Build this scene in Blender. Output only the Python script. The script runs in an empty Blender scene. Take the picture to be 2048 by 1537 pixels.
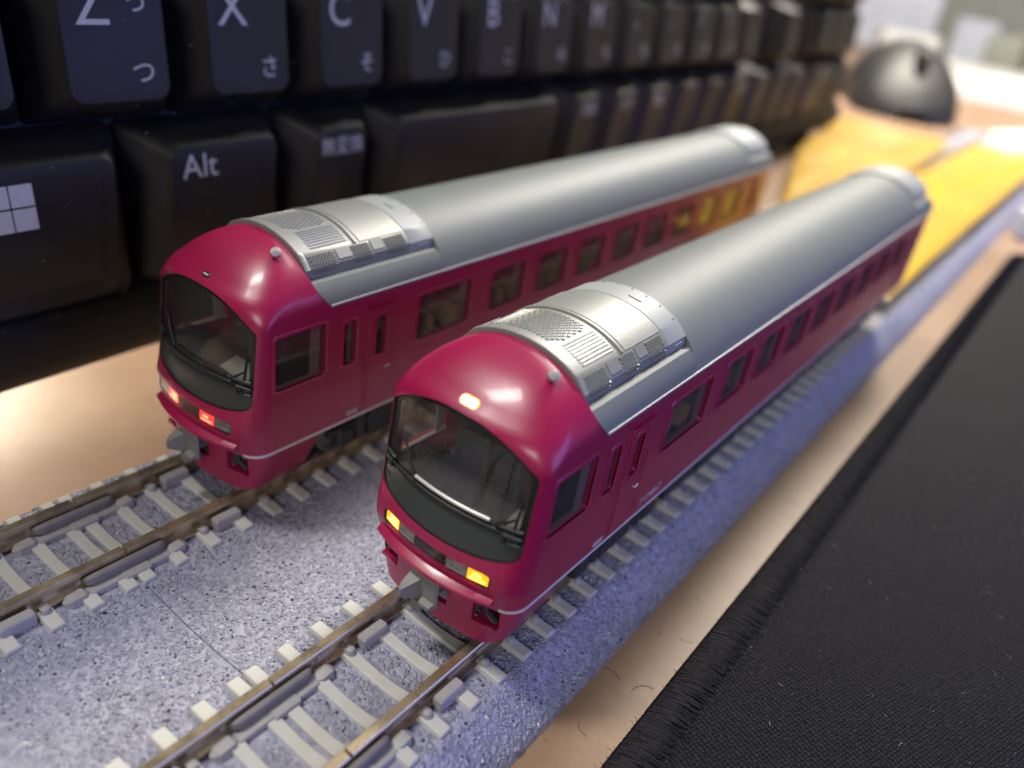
import bpy, bmesh, math, random
import numpy as np
from mathutils import Vector, Matrix

MM = 0.001                      # all builder coordinates are millimetres (N-scale models), the scene is in metres
rnd = random.Random(7)
scene = bpy.context.scene
COL = scene.collection
pi = math.pi

# ------------------------------------------------------------------ camera
cam = bpy.data.cameras.new("Camera"); camo = bpy.data.objects.new("Camera", cam); COL.objects.link(camo)
R_ = Vector((0.6082354, -0.780353, 0.1452545)); U_ = Vector((0.3141722, 0.4047287, 0.8587727)); F_ = Vector((0.7289345, 0.476701, -0.4913356))
m = Matrix((R_, U_, -F_)).transposed().to_4x4()
m.translation = Vector((-30.1336, -34.3903, 59.589)) * MM
camo.matrix_world = m
cam.sensor_fit = 'HORIZONTAL'; cam.sensor_width = 36.0; cam.lens = 36.0 * 1613.2 / 2048.0
cam.clip_start = 0.002; cam.clip_end = 20.0
cam.dof.use_dof = True; cam.dof.focus_distance = 0.0785; cam.dof.aperture_fstop = 15.5
scene.camera = camo

# ------------------------------------------------------------------ world, lamps, exposure
world = bpy.data.worlds.new("World"); scene.world = world; world.use_nodes = True
world.node_tree.nodes["Background"].inputs[0].default_value = (0.62, 0.64, 0.72, 1)
world.node_tree.nodes["Background"].inputs[1].default_value = 0.085

def area(name, loc, target, sx, sy, power, color):
    l = bpy.data.lights.new(name, 'AREA'); l.shape = 'RECTANGLE'; l.size = sx * MM; l.size_y = sy * MM
    l.energy = power; l.color = color
    o = bpy.data.objects.new(name, l); COL.objects.link(o)
    o.location = Vector(loc) * MM
    o.rotation_euler = (Vector(target) - Vector(loc)).to_track_quat('-Z', 'Y').to_euler()
    return o
# ceiling fixture of the room, the monitor at the right of the desk, the reading lamp over the far end, lamp behind the keyboard
area("ceiling_lamp", (-380, 500, 1350), (40, 20, 0), 170, 420, 14.5, (1.0, 0.955, 0.88))
area("front_left_fill", (-880, -400, 540), (40, 30, 15), 420, 300, 3.4, (1.0, 0.95, 0.88))  # unseen light added from the front left for key sides and car fronts
area("ceiling_lamp", (900, 250, 1500), (150, 10, 0), 900, 160, 4.2, (1.0, 0.96, 0.88))
area("monitor_light", (200, -620, 150), (70, 0, 5), 560, 300, 2.1, (0.25, 0.32, 1.0))
area("desk_lamp_light", (540, 100, 400), (500, 50, 0), 120, 120, 6.0, (1.0, 0.93, 0.80))
area("back_lamp_light", (-5, 190, 14), (0, 60, -7), 110, 22, 1.7, (1.0, 0.90, 0.72))

scene.view_settings.view_transform = 'Standard'; scene.view_settings.look = 'None'
scene.view_settings.exposure = 0.12; scene.view_settings.gamma = 1.0
scene.view_settings.use_curve_mapping = False
scene.cycles.max_bounces = 8; scene.cycles.transparent_max_bounces = 16
scene.cycles.caustics_reflective = False; scene.cycles.caustics_refractive = False

# ------------------------------------------------------------------ materials
def mat(name, col, rough=0.5, metal=0.0, coat=0.0, coat_rough=0.1, spec=0.5, emit=None, estr=0.0,
        noise=0.0, nscale=800.0, bump=0.0, bscale=2000.0, sheen=0.0, rough_var=0.0):
    M = bpy.data.materials.new(name); M.use_nodes = True
    nt = M.node_tree; b = nt.nodes["Principled BSDF"]
    b.inputs["Base Color"].default_value = (*col, 1); b.inputs["Roughness"].default_value = rough
    b.inputs["Metallic"].default_value = metal; b.inputs["Coat Weight"].default_value = coat
    b.inputs["Coat Roughness"].default_value = coat_rough; b.inputs["Specular IOR Level"].default_value = spec
    if sheen: b.inputs["Sheen Weight"].default_value = sheen
    if emit: b.inputs["Emission Color"].default_value = (*emit, 1); b.inputs["Emission Strength"].default_value = estr
    tc = nt.nodes.new("ShaderNodeTexCoord")
    if noise or rough_var:
        n = nt.nodes.new("ShaderNodeTexNoise"); n.inputs["Scale"].default_value = nscale; n.inputs["Detail"].default_value = 5
        nt.links.new(tc.outputs["Object"], n.inputs["Vector"])
        if noise:
            r = nt.nodes.new("ShaderNodeMapRange"); r.inputs[1].default_value = 0.25; r.inputs[2].default_value = 0.75
            r.inputs[3].default_value = 1 - noise; r.inputs[4].default_value = 1 + noise
            nt.links.new(n.outputs["Fac"], r.inputs[0])
            mx = nt.nodes.new("ShaderNodeVectorMath"); mx.operation = 'SCALE'; mx.inputs[0].default_value = col
            nt.links.new(r.outputs[0], mx.inputs["Scale"]); nt.links.new(mx.outputs[0], b.inputs["Base Color"])
        if rough_var:
            r2 = nt.nodes.new("ShaderNodeMapRange"); r2.inputs[1].default_value = 0.3; r2.inputs[2].default_value = 0.7
            r2.inputs[3].default_value = max(0.02, rough - rough_var); r2.inputs[4].default_value = rough + rough_var
            nt.links.new(n.outputs["Fac"], r2.inputs[0]); nt.links.new(r2.outputs[0], b.inputs["Roughness"])
    if bump:
        n2 = nt.nodes.new("ShaderNodeTexNoise"); n2.inputs["Scale"].default_value = bscale; n2.inputs["Detail"].default_value = 3
        nt.links.new(tc.outputs["Object"], n2.inputs["Vector"])
        bp = nt.nodes.new("ShaderNodeBump"); bp.inputs["Strength"].default_value = bump; bp.inputs["Distance"].default_value = 0.0001
        nt.links.new(n2.outputs["Fac"], bp.inputs["Height"]); nt.links.new(bp.outputs[0], b.inputs["Normal"])
    return M

def glass(name, tint, refl_rough=0.03, milk=0.0):
    """thin clear plastic: tinted see-through plus fresnel reflection"""
    M = bpy.data.materials.new(name); M.use_nodes = True; nt = M.node_tree; nt.nodes.clear()
    out = nt.nodes.new("ShaderNodeOutputMaterial"); mx = nt.nodes.new("ShaderNodeMixShader")
    tr = nt.nodes.new("ShaderNodeBsdfTransparent"); tr.inputs[0].default_value = (*tint, 1)
    gl = nt.nodes.new("ShaderNodeBsdfGlossy"); gl.inputs["Roughness"].default_value = refl_rough
    fr = nt.nodes.new("ShaderNodeFresnel"); fr.inputs[0].default_value = 1.5
    df = nt.nodes.new("ShaderNodeBsdfDiffuse"); df.inputs[0].default_value = (0.34, 0.33, 0.33, 1)
    m0 = nt.nodes.new("ShaderNodeMixShader"); m0.inputs[0].default_value = milk
    nt.links.new(tr.outputs[0], m0.inputs[1]); nt.links.new(df.outputs[0], m0.inputs[2])
    ge = nt.nodes.new("ShaderNodeNewGeometry"); io = nt.nodes.new("ShaderNodeMath"); io.operation = 'MULTIPLY_ADD'   # a thin sheet reflects alike from both sides
    io.inputs[1].default_value = 1 / 1.5 - 1.5; io.inputs[2].default_value = 1.5
    nt.links.new(ge.outputs["Backfacing"], io.inputs[0]); nt.links.new(io.outputs[0], fr.inputs[0])
    nt.links.new(fr.outputs[0], mx.inputs[0]); nt.links.new(m0.outputs[0], mx.inputs[1]); nt.links.new(gl.outputs[0], mx.inputs[2])
    nt.links.new(mx.outputs[0], out.inputs[0])
    return M

MT = {}
MT['crimson'] = mat('crimson_paint', (0.335, 0.0090, 0.069), 0.34, coat=0.22, coat_rough=0.12, bump=0.06, bscale=2500, rough_var=0.04, nscale=90)
MT['roof'] = mat('grey_roof_paint', (0.158, 0.176, 0.181), 0.55, metal=0.0, spec=0.4, noise=0.03, nscale=300)
MT['silver'] = mat('silver_paint', (0.285, 0.295, 0.285), 0.47, metal=0.35, bump=0.2, bscale=6000, noise=0.05, nscale=4000)
MT['hoodgrey'] = mat('pale_grey_paint', (0.30, 0.325, 0.335), 0.5)
MT['white'] = mat('white_print', (0.62, 0.60, 0.63), 0.5)
MT['black'] = mat('black_plastic', (0.012, 0.012, 0.014), 0.42)
MT['satin'] = mat('satin_black_panel', (0.036, 0.044, 0.044), 0.34, bump=0.1, bscale=5000)
MT['darkgrey'] = mat('underframe_grey', (0.028, 0.028, 0.030), 0.55, noise=0.2, nscale=1500)
MT['couplergrey'] = mat('coupler_grey', (0.20, 0.20, 0.195), 0.5, bump=0.1, bscale=4000)
MT['hornwhite'] = mat('horn_grey', (0.34, 0.33, 0.31), 0.45)
MT['glass'] = glass('window_glass', (0.86, 0.82, 0.79), milk=0.07)
MT['wsglass'] = glass('windscreen_glass', (0.80, 0.80, 0.80), milk=0.05)
MT['lens'] = glass('lens_clear', (0.85, 0.85, 0.85))
MT['lampoff'] = mat('lamp_unlit', (0.34, 0.32, 0.30), 0.25, metal=0.3, noise=0.35, nscale=1800)
MT['postgrey'] = mat('insert_edge_grey', (0.34, 0.31, 0.32), 0.3)
MT['wheel'] = mat('wheel_steel', (0.30, 0.29, 0.28), 0.35, metal=0.9)
MT['interior'] = mat('interior_brown', (0.30, 0.25, 0.21), 0.6, noise=0.3, nscale=400)
MT['cabdark'] = mat('cab_dark_grey', (0.045, 0.044, 0.045), 0.6, noise=0.3, nscale=400)
MT['seat'] = mat('seat_tan', (0.60, 0.43, 0.28), 0.6)
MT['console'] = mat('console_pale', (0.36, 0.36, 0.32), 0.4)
MT['bright'] = mat('pale_metallic', (0.72, 0.71, 0.69), 0.28, metal=0.3)
MT['rail'] = mat('rail_brown_steel', (0.50, 0.405, 0.26), 0.30, metal=0.75, noise=0.25, nscale=500, rough_var=0.10)
MT['sleeper'] = mat('sleeper_concrete', (0.55, 0.55, 0.525), 0.55, noise=0.05, nscale=500, bump=0.12, bscale=5000)
MT['joiner'] = mat('joiner_grey', (0.36, 0.35, 0.355), 0.5, noise=0.08, nscale=900, bump=0.15, bscale=5000)
MT['joinerdark'] = mat('joiner_dark_grey', (0.20, 0.185, 0.18), 0.6, noise=0.1, nscale=900, bump=0.3, bscale=4000)
MT['keycap'] = mat('keycap_black', (0.0108, 0.0098, 0.0095), 0.56, spec=0.42, bump=0.35, bscale=3500, noise=0.12, nscale=110, rough_var=0.09)
MT['kbbody'] = mat('keyboard_black', (0.007, 0.007, 0.0075), 0.55, spec=0.3, bump=0.25, bscale=3000)
MT['legend'] = mat('legend_print', (0.46, 0.46, 0.48), 0.6, noise=0.12, nscale=3000)
MT['mouse'] = mat('mouse_grey', (0.025, 0.025, 0.028), 0.5, bump=0.1, bscale=900)
MT['mousedark'] = mat('mouse_rubber', (0.018, 0.018, 0.018), 0.55)
MT['yellow'] = mat('yellow_film', (0.80, 0.50, 0.045), 0.22, noise=0.10, nscale=22, bump=0.6, bscale=60, coat=0.5)
MT['golden'] = mat('golden_film', (0.60, 0.38, 0.085), 0.30, noise=0.20, nscale=18, bump=0.6, bscale=55, coat=0.35)
MT['paper'] = mat('white_paper', (0.80, 0.79, 0.76), 0.6, noise=0.04, nscale=40)
MT['bluewhite'] = mat('blue_white_card', (0.62, 0.66, 0.78), 0.4, noise=0.10, nscale=30)
MT['greycard'] = mat('grey_green_card', (0.33, 0.35, 0.31), 0.6, noise=0.12, nscale=25)
MT['greengold'] = mat('olive_card', (0.36, 0.36, 0.16), 0.5)
MT['cream'] = mat('cream_card', (0.72, 0.60, 0.30), 0.5)
MT['thread'] = mat('black_thread', (0.0080, 0.0078, 0.0115), 0.75, spec=0.25)
MT['dust'] = mat('pale_lint', (0.42, 0.40, 0.42), 0.8)
MT['amberhot'] = mat('amber_hot', (0.8, 0.5, 0.1), 0.4, emit=(1.0, 0.70, 0.10), estr=3.6)
MT['amber'] = mat('amber_lit', (0.8, 0.35, 0.02), 0.4, emit=(1.0, 0.42, 0.008), estr=1.5)
MT['whitehot'] = mat('head_lamp_lit', (0.9, 0.8, 0.5), 0.4, emit=(1.0, 0.88, 0.55), estr=12.0)
MT['amberrim'] = mat('head_lamp_rim', (0.8, 0.35, 0.02), 0.4, emit=(1.0, 0.42, 0.0), estr=2.0)
MT['red'] = mat('tail_lamp_lit', (0.6, 0.02, 0.02), 0.4, emit=(1.0, 0.055, 0.04), estr=1.3)
MT['redhot'] = mat('tail_lamp_hot', (0.8, 0.1, 0.05), 0.4, emit=(1.0, 0.30, 0.16), estr=2.6)
MT['redmark'] = mat('dull_red_mark', (0.10, 0.018, 0.022), 0.5)

# --- desk laminate: tan, slight mottling, fine specks, one brown stain
def desk_mat():
    M = mat('desk_laminate', (0.5, 0.3, 0.17), 0.42, spec=0.3); nt = M.node_tree; b = nt.nodes["Principled BSDF"]
    tc = nt.nodes.new("ShaderNodeTexCoord")
    n = nt.nodes.new("ShaderNodeTexNoise"); n.inputs["Scale"].default_value = 38; n.inputs["Detail"].default_value = 8; n.inputs["Roughness"].default_value = 0.62
    nt.links.new(tc.outputs["Object"], n.inputs["Vector"])
    cr = nt.nodes.new("ShaderNodeValToRGB")
    cr.color_ramp.elements[0].position = 0.28; cr.color_ramp.elements[0].color = (0.225, 0.137, 0.086, 1)
    cr.color_ramp.elements[1].position = 0.72; cr.color_ramp.elements[1].color = (0.345, 0.225, 0.156, 1)
    nt.links.new(n.outputs["Fac"], cr.inputs[0])
    v = nt.nodes.new("ShaderNodeTexVoronoi"); v.inputs["Scale"].default_value = 420
    nt.links.new(tc.outputs["Object"], v.inputs["Vector"])
    sp = nt.nodes.new("ShaderNodeMapRange"); sp.inputs[1].default_value = 0.05; sp.inputs[2].default_value = 0.13; sp.inputs[3].default_value = 0.55; sp.inputs[4].default_value = 0.0
    nt.links.new(v.outputs["Distance"], sp.inputs[0])
    n3 = nt.nodes.new("ShaderNodeTexNoise"); n3.inputs["Scale"].default_value = 130; nt.links.new(tc.outputs["Object"], n3.inputs["Vector"])
    th = nt.nodes.new("ShaderNodeMapRange"); th.inputs[1].default_value = 0.55; th.inputs[2].default_value = 0.68; nt.links.new(n3.outputs["Fac"], th.inputs[0])
    mu = nt.nodes.new("ShaderNodeMath"); mu.operation = 'MULTIPLY'; nt.links.new(sp.outputs[0], mu.inputs[0]); nt.links.new(th.outputs[0], mu.inputs[1])
    mx = nt.nodes.new("ShaderNodeMix"); mx.data_type = 'RGBA'; mx.inputs["B"].default_value = (0.14, 0.085, 0.05, 1)
    nt.links.new(mu.outputs[0], mx.inputs["Factor"]); nt.links.new(cr.outputs[0], mx.inputs["A"])
    # stain
    d = nt.nodes.new("ShaderNodeVectorMath"); d.operation = 'DISTANCE'; d.inputs[1].default_value = (74.8 * MM, -17.1 * MM, -7 * MM)
    ns = nt.nodes.new("ShaderNodeTexNoise"); ns.inputs["Scale"].default_value = 500; nt.links.new(tc.outputs["Object"], ns.inputs["Vector"])
    nt.links.new(tc.outputs["Object"], d.inputs[0])
    ad = nt.nodes.new("ShaderNodeMath"); ad.operation = 'MULTIPLY_ADD'; ad.inputs[1].default_value = 0.0022; nt.links.new(ns.outputs["Fac"], ad.inputs[0]); nt.links.new(d.outputs["Value"], ad.inputs[2])
    sm = nt.nodes.new("ShaderNodeMapRange"); sm.inputs[1].default_value = 0.0014; sm.inputs[2].default_value = 0.0026; sm.inputs[3].default_value = 0.6; sm.inputs[4].default_value = 0.0
    nt.links.new(ad.outputs[0], sm.inputs[0])
    m2 = nt.nodes.new("ShaderNodeMix"); m2.data_type = 'RGBA'; m2.inputs["B"].default_value = (0.20, 0.125, 0.035, 1)
    nt.links.new(sm.outputs[0], m2.inputs["Factor"]); nt.links.new(mx.outputs["Result"], m2.inputs["A"])
    nt.links.new(m2.outputs["Result"], b.inputs["Base Color"])
    bp = nt.nodes.new("ShaderNodeBump"); bp.inputs["Strength"].default_value = 0.25; bp.inputs["Distance"].default_value = 0.0002
    n4 = nt.nodes.new("ShaderNodeTexNoise"); n4.inputs["Scale"].default_value = 700; n4.inputs["Detail"].default_value = 4
    nt.links.new(tc.outputs["Object"], n4.inputs["Vector"]); nt.links.new(n4.outputs["Fac"], bp.inputs["Height"]); nt.links.new(bp.outputs[0], b.inputs["Normal"])
    return M
MT['desk'] = desk_mat()

# --- moulded ballast: grey-lavender granules with dark and white specks
def ballast_mat(grain):
    M = mat('ballast_grain' if grain else 'ballast', (0.3, 0.3, 0.36), 0.55); nt = M.node_tree; b = nt.nodes["Principled BSDF"]
    tc = nt.nodes.new("ShaderNodeTexCoord")
    v = nt.nodes.new("ShaderNodeTexVoronoi"); v.inputs["Scale"].default_value = 1900
    nt.links.new(tc.outputs["Object"], v.inputs["Vector"])
    cr = nt.nodes.new("ShaderNodeValToRGB"); e = cr.color_ramp.elements
    e[0].position = 0.0; e[0].color = (0.045, 0.048, 0.075, 1)
    e[1].position = 1.0; e[1].color = (0.62, 0.62, 0.66, 1)
    for p, c in ((0.065, (0.05, 0.05, 0.08)), (0.085, (0.24, 0.245, 0.325)), (0.5, (0.305, 0.312, 0.415)), (0.93, (0.365, 0.372, 0.475)), (0.985, (0.48, 0.48, 0.54))):
        q = e.new(p); q.color = (*c, 1)
    if not grain:
        for q in e:
            if q.position < .07: q.color = (0.225, 0.23, 0.305, 1)
            if q.position > .97: q.color = (0.39, 0.395, 0.49, 1)
    sx = nt.nodes.new("ShaderNodeSeparateColor")
    if grain:
        at = nt.nodes.new("ShaderNodeAttribute"); at.attribute_name = 'tone'
        nt.links.new(at.outputs["Fac"], cr.inputs[0])
    else:
        nt.links.new(v.outputs["Color"], sx.inputs[0]); nt.links.new(sx.outputs[0], cr.inputs[0])
    n = nt.nodes.new("ShaderNodeTexNoise"); n.inputs["Scale"].default_value = 160; n.inputs["Detail"].default_value = 3
    nt.links.new(tc.outputs["Object"], n.inputs["Vector"])
    r = nt.nodes.new("ShaderNodeMapRange"); r.inputs[1].default_value = 0.3; r.inputs[2].default_value = 0.7; r.inputs[3].default_value = 0.90; r.inputs[4].default_value = 1.08
    nt.links.new(n.outputs["Fac"], r.inputs[0])
    sc = nt.nodes.new("ShaderNodeVectorMath"); sc.operation = 'SCALE'; nt.links.new(cr.outputs[0], sc.inputs[0]); nt.links.new(r.outputs[0], sc.inputs["Scale"])
    nt.links.new(sc.outputs[0], b.inputs["Base Color"])
    bp = nt.nodes.new("ShaderNodeBump"); bp.inputs["Strength"].default_value = 0.6; bp.inputs["Distance"].default_value = 0.0002
    nt.links.new(v.outputs["Distance"], bp.inputs["Height"]); bp.invert = True; nt.links.new(bp.outputs[0], b.inputs["Normal"])
    return M
MT['ballast'] = ballast_mat(False); MT['grain'] = ballast_mat(True)

# --- woven mouse pad cloth
def cloth_mat():
    M = mat('pad_cloth', (0.013, 0.012, 0.016), 0.62); nt = M.node_tree; b = nt.nodes["Principled BSDF"]
    tc = nt.nodes.new("ShaderNodeTexCoord"); mp = nt.nodes.new("ShaderNodeMapping"); mp.inputs["Rotation"].default_value = (0, 0, 0.35)
    nt.links.new(tc.outputs["Object"], mp.inputs["Vector"])
    w1 = nt.nodes.new("ShaderNodeTexWave"); w1.bands_direction = 'X'; w1.inputs["Scale"].default_value = 640; w1.inputs["Distortion"].default_value = 3.0; w1.inputs["Detail Scale"].default_value = 3
    w2 = nt.nodes.new("ShaderNodeTexWave"); w2.bands_direction = 'Y'; w2.inputs["Scale"].default_value = 840; w2.inputs["Distortion"].default_value = 3.0; w2.inputs["Detail Scale"].default_value = 3
    nt.links.new(mp.outputs[0], w1.inputs["Vector"]); nt.links.new(mp.outputs[0], w2.inputs["Vector"])
    mu = nt.nodes.new("ShaderNodeMath"); mu.operation = 'MULTIPLY'; nt.links.new(w1.outputs["Fac"], mu.inputs[0]); nt.links.new(w2.outputs["Fac"], mu.inputs[1])
    n = nt.nodes.new("ShaderNodeTexNoise"); n.inputs["Scale"].default_value = 2600; nt.links.new(tc.outputs["Object"], n.inputs["Vector"])
    ad = nt.nodes.new("ShaderNodeMath"); nt.links.new(mu.outputs[0], ad.inputs[0]); nt.links.new(n.outputs["Fac"], ad.inputs[1])
    bp = nt.nodes.new("ShaderNodeBump"); bp.inputs["Strength"].default_value = 0.9; bp.inputs["Distance"].default_value = 0.0003
    nt.links.new(ad.outputs[0], bp.inputs["Height"]); nt.links.new(bp.outputs[0], b.inputs["Normal"])
    cr = nt.nodes.new("ShaderNodeValToRGB"); cr.color_ramp.elements[0].position = 0.35; cr.color_ramp.elements[0].color = (0.003, 0.003, 0.004, 1)
    cr.color_ramp.elements[1].position = 1.35 / 1.5; cr.color_ramp.elements[1].color = (0.0080, 0.0080, 0.0155, 1)
    nt.links.new(ad.outputs[0], cr.inputs[0]); nt.links.new(cr.outputs[0], b.inputs["Base Color"])
    b.inputs["Specular IOR Level"].default_value = 0.16
    return M
MT['cloth'] = cloth_mat()

# ------------------------------------------------------------------ mesh helpers
class MB:
    """collects vertices (mm) and faces, links them as ONE mesh object"""
    def __init__(s): s.v = []; s.f = []
    def raw(s, v, f):
        o = len(s.v); s.v += [tuple(p) for p in v]; s.f += [tuple(i + o for i in q) for q in f]; return s
    def box(s, x0, x1, y0, y1, z0, z1):
        return s.raw([(x0, y0, z0), (x1, y0, z0), (x1, y1, z0), (x0, y1, z0), (x0, y0, z1), (x1, y0, z1), (x1, y1, z1), (x0, y1, z1)],
                     [(0, 3, 2, 1), (4, 5, 6, 7), (0, 1, 5, 4), (1, 2, 6, 5), (2, 3, 7, 6), (3, 0, 4, 7)])
    def loft(s, rings, closed=True, cap=True):
        n = len(rings[0]); v = [p for r in rings for p in r]; f = []
        for i in range(len(rings) - 1):
            for j in range(n if closed else n - 1):
                k = (j + 1) % n
                f.append((i * n + j, i * n + k, (i + 1) * n + k, (i + 1) * n + j))
        if cap and closed:
            f.append(tuple(range(n - 1, -1, -1))); f.append(tuple((len(rings) - 1) * n + j for j in range(n)))
        return s.raw(v, f)
    def rbox(s, x0, x1, y0, y1, z0, z1, r=0.1):
        def ring(d, z):
            a, b, c, e = x0 + d, x1 - d, y0 + d, y1 - d
            return [(a + r, c, z), (b - r, c, z), (b, c + r, z), (b, e - r, z), (b - r, e, z), (a + r, e, z), (a, e - r, z), (a, c + r, z)]
        return s.loft([ring(r * .6, z0), ring(0, z0 + r), ring(0, z1 - r), ring(r * .6, z1)])
    def tube(s, path, r, n=6, cap=True):
        path = [Vector(p) for p in path]; rings = []
        rr = r if isinstance(r, (list, tuple)) else [r] * len(path)
        for i, p in enumerate(path):
            t = (path[min(i + 1, len(path) - 1)] - path[max(i - 1, 0)]).normalized()
            a = Vector((0, 0, 1)) if abs(t.z) < 0.9 else Vector((1, 0, 0))
            u = t.cross(a).normalized(); w = t.cross(u).normalized()
            rings.append([tuple(p + (u * math.cos(2 * pi * k / n) + w * math.sin(2 * pi * k / n)) * rr[i]) for k in range(n)])
        return s.loft(rings, True, cap)
    def build(s, name, material, parent=None, smooth=35, bev=None, **props):
        me = bpy.data.meshes.new(name)
        me.from_pydata([(a * MM, b * MM, c * MM) for a, b, c in s.v], [], s.f)
        fin(me, smooth)
        return put(name, me, material, parent, **props)

def fin(me, smooth):
    bm = bmesh.new(); bm.from_mesh(me)
    bmesh.ops.remove_doubles(bm, verts=bm.verts, dist=1e-7)
    bmesh.ops.recalc_face_normals(bm, faces=bm.faces); bm.to_mesh(me); bm.free()
    if smooth:
        me.polygons.foreach_set('use_smooth', [True] * len(me.polygons)); me.set_sharp_from_angle(angle=math.radians(smooth))
    me.update()

def put(name, me, material=None, parent=None, **props):
    o = bpy.data.objects.new(name, me); COL.objects.link(o)
    if material is not None and me is not None and not me.materials:
        me.materials.append(MT[material] if isinstance(material, str) else material)
    if parent is not None: o.parent = parent
    for k, v in props.items(): o[k] = v
    return o

def thing(name, label, cat, loc=(0, 0, 0), group=None):
    o = bpy.data.objects.new(name, None); COL.objects.link(o); o.empty_display_size = 0.005
    o.location = Vector(loc) * MM; o['label'] = label; o['category'] = cat
    if group: o['group'] = group
    return o

def rrect(cx, cy, w, h, r, n=4):
    """rounded rectangle outline, counter-clockwise"""
    pts = []
    for sx, sy, a0 in ((1, 1, 0), (-1, 1, 90), (-1, -1, 180), (1, -1, 270)):
        for i in range(n + 1):
            a = math.radians(a0 + 90 * i / n)
            pts.append((cx + sx * (w / 2 - r) + r * math.cos(a), cy + sy * (h / 2 - r) + r * math.sin(a)))
    return pts

def boolean_cut(me, cutter, op='DIFFERENCE'):
    a = bpy.data.objects.new('tmp_a', me); b = bpy.data.objects.new('tmp_b', cutter)
    COL.objects.link(a); COL.objects.link(b)
    md = a.modifiers.new('b', 'BOOLEAN'); md.operation = op; md.object = b; md.solver = 'EXACT'; md.use_self = True
    bpy.context.view_layer.update(); dg = bpy.context.evaluated_depsgraph_get()
    out = bpy.data.meshes.new_from_object(a.evaluated_get(dg))
    bpy.data.objects.remove(a); bpy.data.objects.remove(b)
    return out

def solidified(me, t):
    a = bpy.data.objects.new('tmp_a', me); COL.objects.link(a)
    md = a.modifiers.new('s', 'SOLIDIFY'); md.thickness = t * MM; md.offset = -1; md.use_even_offset = False
    bpy.context.view_layer.update(); dg = bpy.context.evaluated_depsgraph_get()
    out = bpy.data.meshes.new_from_object(a.evaluated_get(dg)); bpy.data.objects.remove(a)
    return out

def text_mesh(body, size, extrude=0.012, shear=0.0, cx=True):
    c = bpy.data.curves.new('t', 'FONT'); c.body = body; c.size = 1.0; c.resolution_u = 4; c.shear = shear
    c.align_x = 'CENTER' if cx else 'LEFT'; c.align_y = 'CENTER'
    o = bpy.data.objects.new('t', c); COL.objects.link(o)
    bpy.context.view_layer.update(); dg = bpy.context.evaluated_depsgraph_get()
    me = bpy.data.meshes.new_from_object(o.evaluated_get(dg)); bpy.data.objects.remove(o)
    me.transform(Matrix.Scale(size * MM, 4))
    bm = bmesh.new(); bm.from_mesh(me)
    bmesh.ops.dissolve_limit(bm, angle_limit=0.01, verts=bm.verts, edges=bm.edges)
    r = bmesh.ops.extrude_face_region(bm, geom=list(bm.faces))
    bmesh.ops.translate(bm, vec=(0, 0, extrude * MM), verts=[g for g in r['geom'] if isinstance(g, bmesh.types.BMVert)])
    bmesh.ops.recalc_face_normals(bm, faces=bm.faces); bm.to_mesh(me); bm.free(); me.materials.clear()
    return me

def pchip(xs, ys):
    xs = np.array(xs, float); ys = np.array(ys, float); h = np.diff(xs); d = np.diff(ys) / h; n = len(xs)
    mm = np.zeros(n); mm[0] = d[0]; mm[-1] = d[-1]
    for i in range(1, n - 1):
        if d[i - 1] * d[i] > 0:
            w1 = 2 * h[i] + h[i - 1]; w2 = h[i] + 2 * h[i - 1]; mm[i] = (w1 + w2) / (w1 / d[i - 1] + w2 / d[i])
    def f(x):
        x = min(max(x, xs[0]), xs[-1]); i = min(int(np.searchsorted(xs, x, side='right')) - 1, n - 2)
        t = (x - xs[i]) / h[i]
        return float((2 * t**3 - 3 * t**2 + 1) * ys[i] + (t**3 - 2 * t**2 + t) * h[i] * mm[i] + (-2 * t**3 + 3 * t**2) * ys[i + 1] + (t**3 - t**2) * h[i] * mm[i + 1])
    return f

DESK = -7.0
# ------------------------------------------------------------------ the desk
d = MB(); d.box(-500, 1300, -700, 520, DESK - 25, DESK)
put_desk = d.build('desk_top', 'desk', smooth=None, kind='structure')

# ------------------------------------------------------------------ double track
SP = 33.0; G = 4.95
def bal_z(y):
    """ballast height across the double track"""
    t = min(abs(y), abs(y - SP)); mid = abs(y - SP / 2)
    if mid < 7: return -2.35 - 0.45 * (1 - (mid / 7) ** 2) ** 1.0
    return -2.35
sleeper_x_near = [0.6, 4.2] + [8.15 + 4.03 * i for i in range(59)]
def sleeper_mesh(name):
    b = MB(); rings = []
    for y, z, w in ((-8.65, -1.98, 1.26), (-8.55, -1.88, 1.32), (-6.4, -1.80, 1.34), (-3.6, -1.80, 1.34), (-2.0, -2.0, 1.20), (0, -2.08, 1.14), (2.0, -2.0, 1.20), (3.6, -1.80, 1.34), (6.4, -1.80, 1.34), (8.55, -1.88, 1.32), (8.65, -1.98, 1.26)):
        rings.append([(-w / 2 - .12, y, -2.75), (-w / 2, y, z - .08), (-w / 2 + .1, y, z), (w / 2 - .1, y, z), (w / 2, y, z - .08), (w / 2 + .12, y, -2.75)])
    b.loft(rings); me = bpy.data.meshes.new(name)
    me.from_pydata([(x * MM, y * MM, z * MM) for x, y, z in b.v], [], b.f); fin(me, 30); me.materials.append(MT['sleeper']); return me
SLEEPER = sleeper_mesh('sleeper')
def clip_mesh():
    b = MB(); n = 10
    def ring(r, z): return [(r * math.cos(2 * pi * k / n), r * .9 * math.sin(2 * pi * k / n), z) for k in range(n)]
    b.loft([ring(.50, -2.0), ring(.48, -1.48), ring(.40, -1.28), ring(.22, -1.20)])
    b.box(-.42, .42, 0, .75, -1.95, -1.45)
    me = bpy.data.meshes.new('rail_clip'); me.from_pydata([(x * MM, y * MM, z * MM) for x, y, z in b.v], [], b.f); fin(me, 40); me.materials.append(MT['joiner']); return me
CLIP = clip_mesh()
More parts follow.
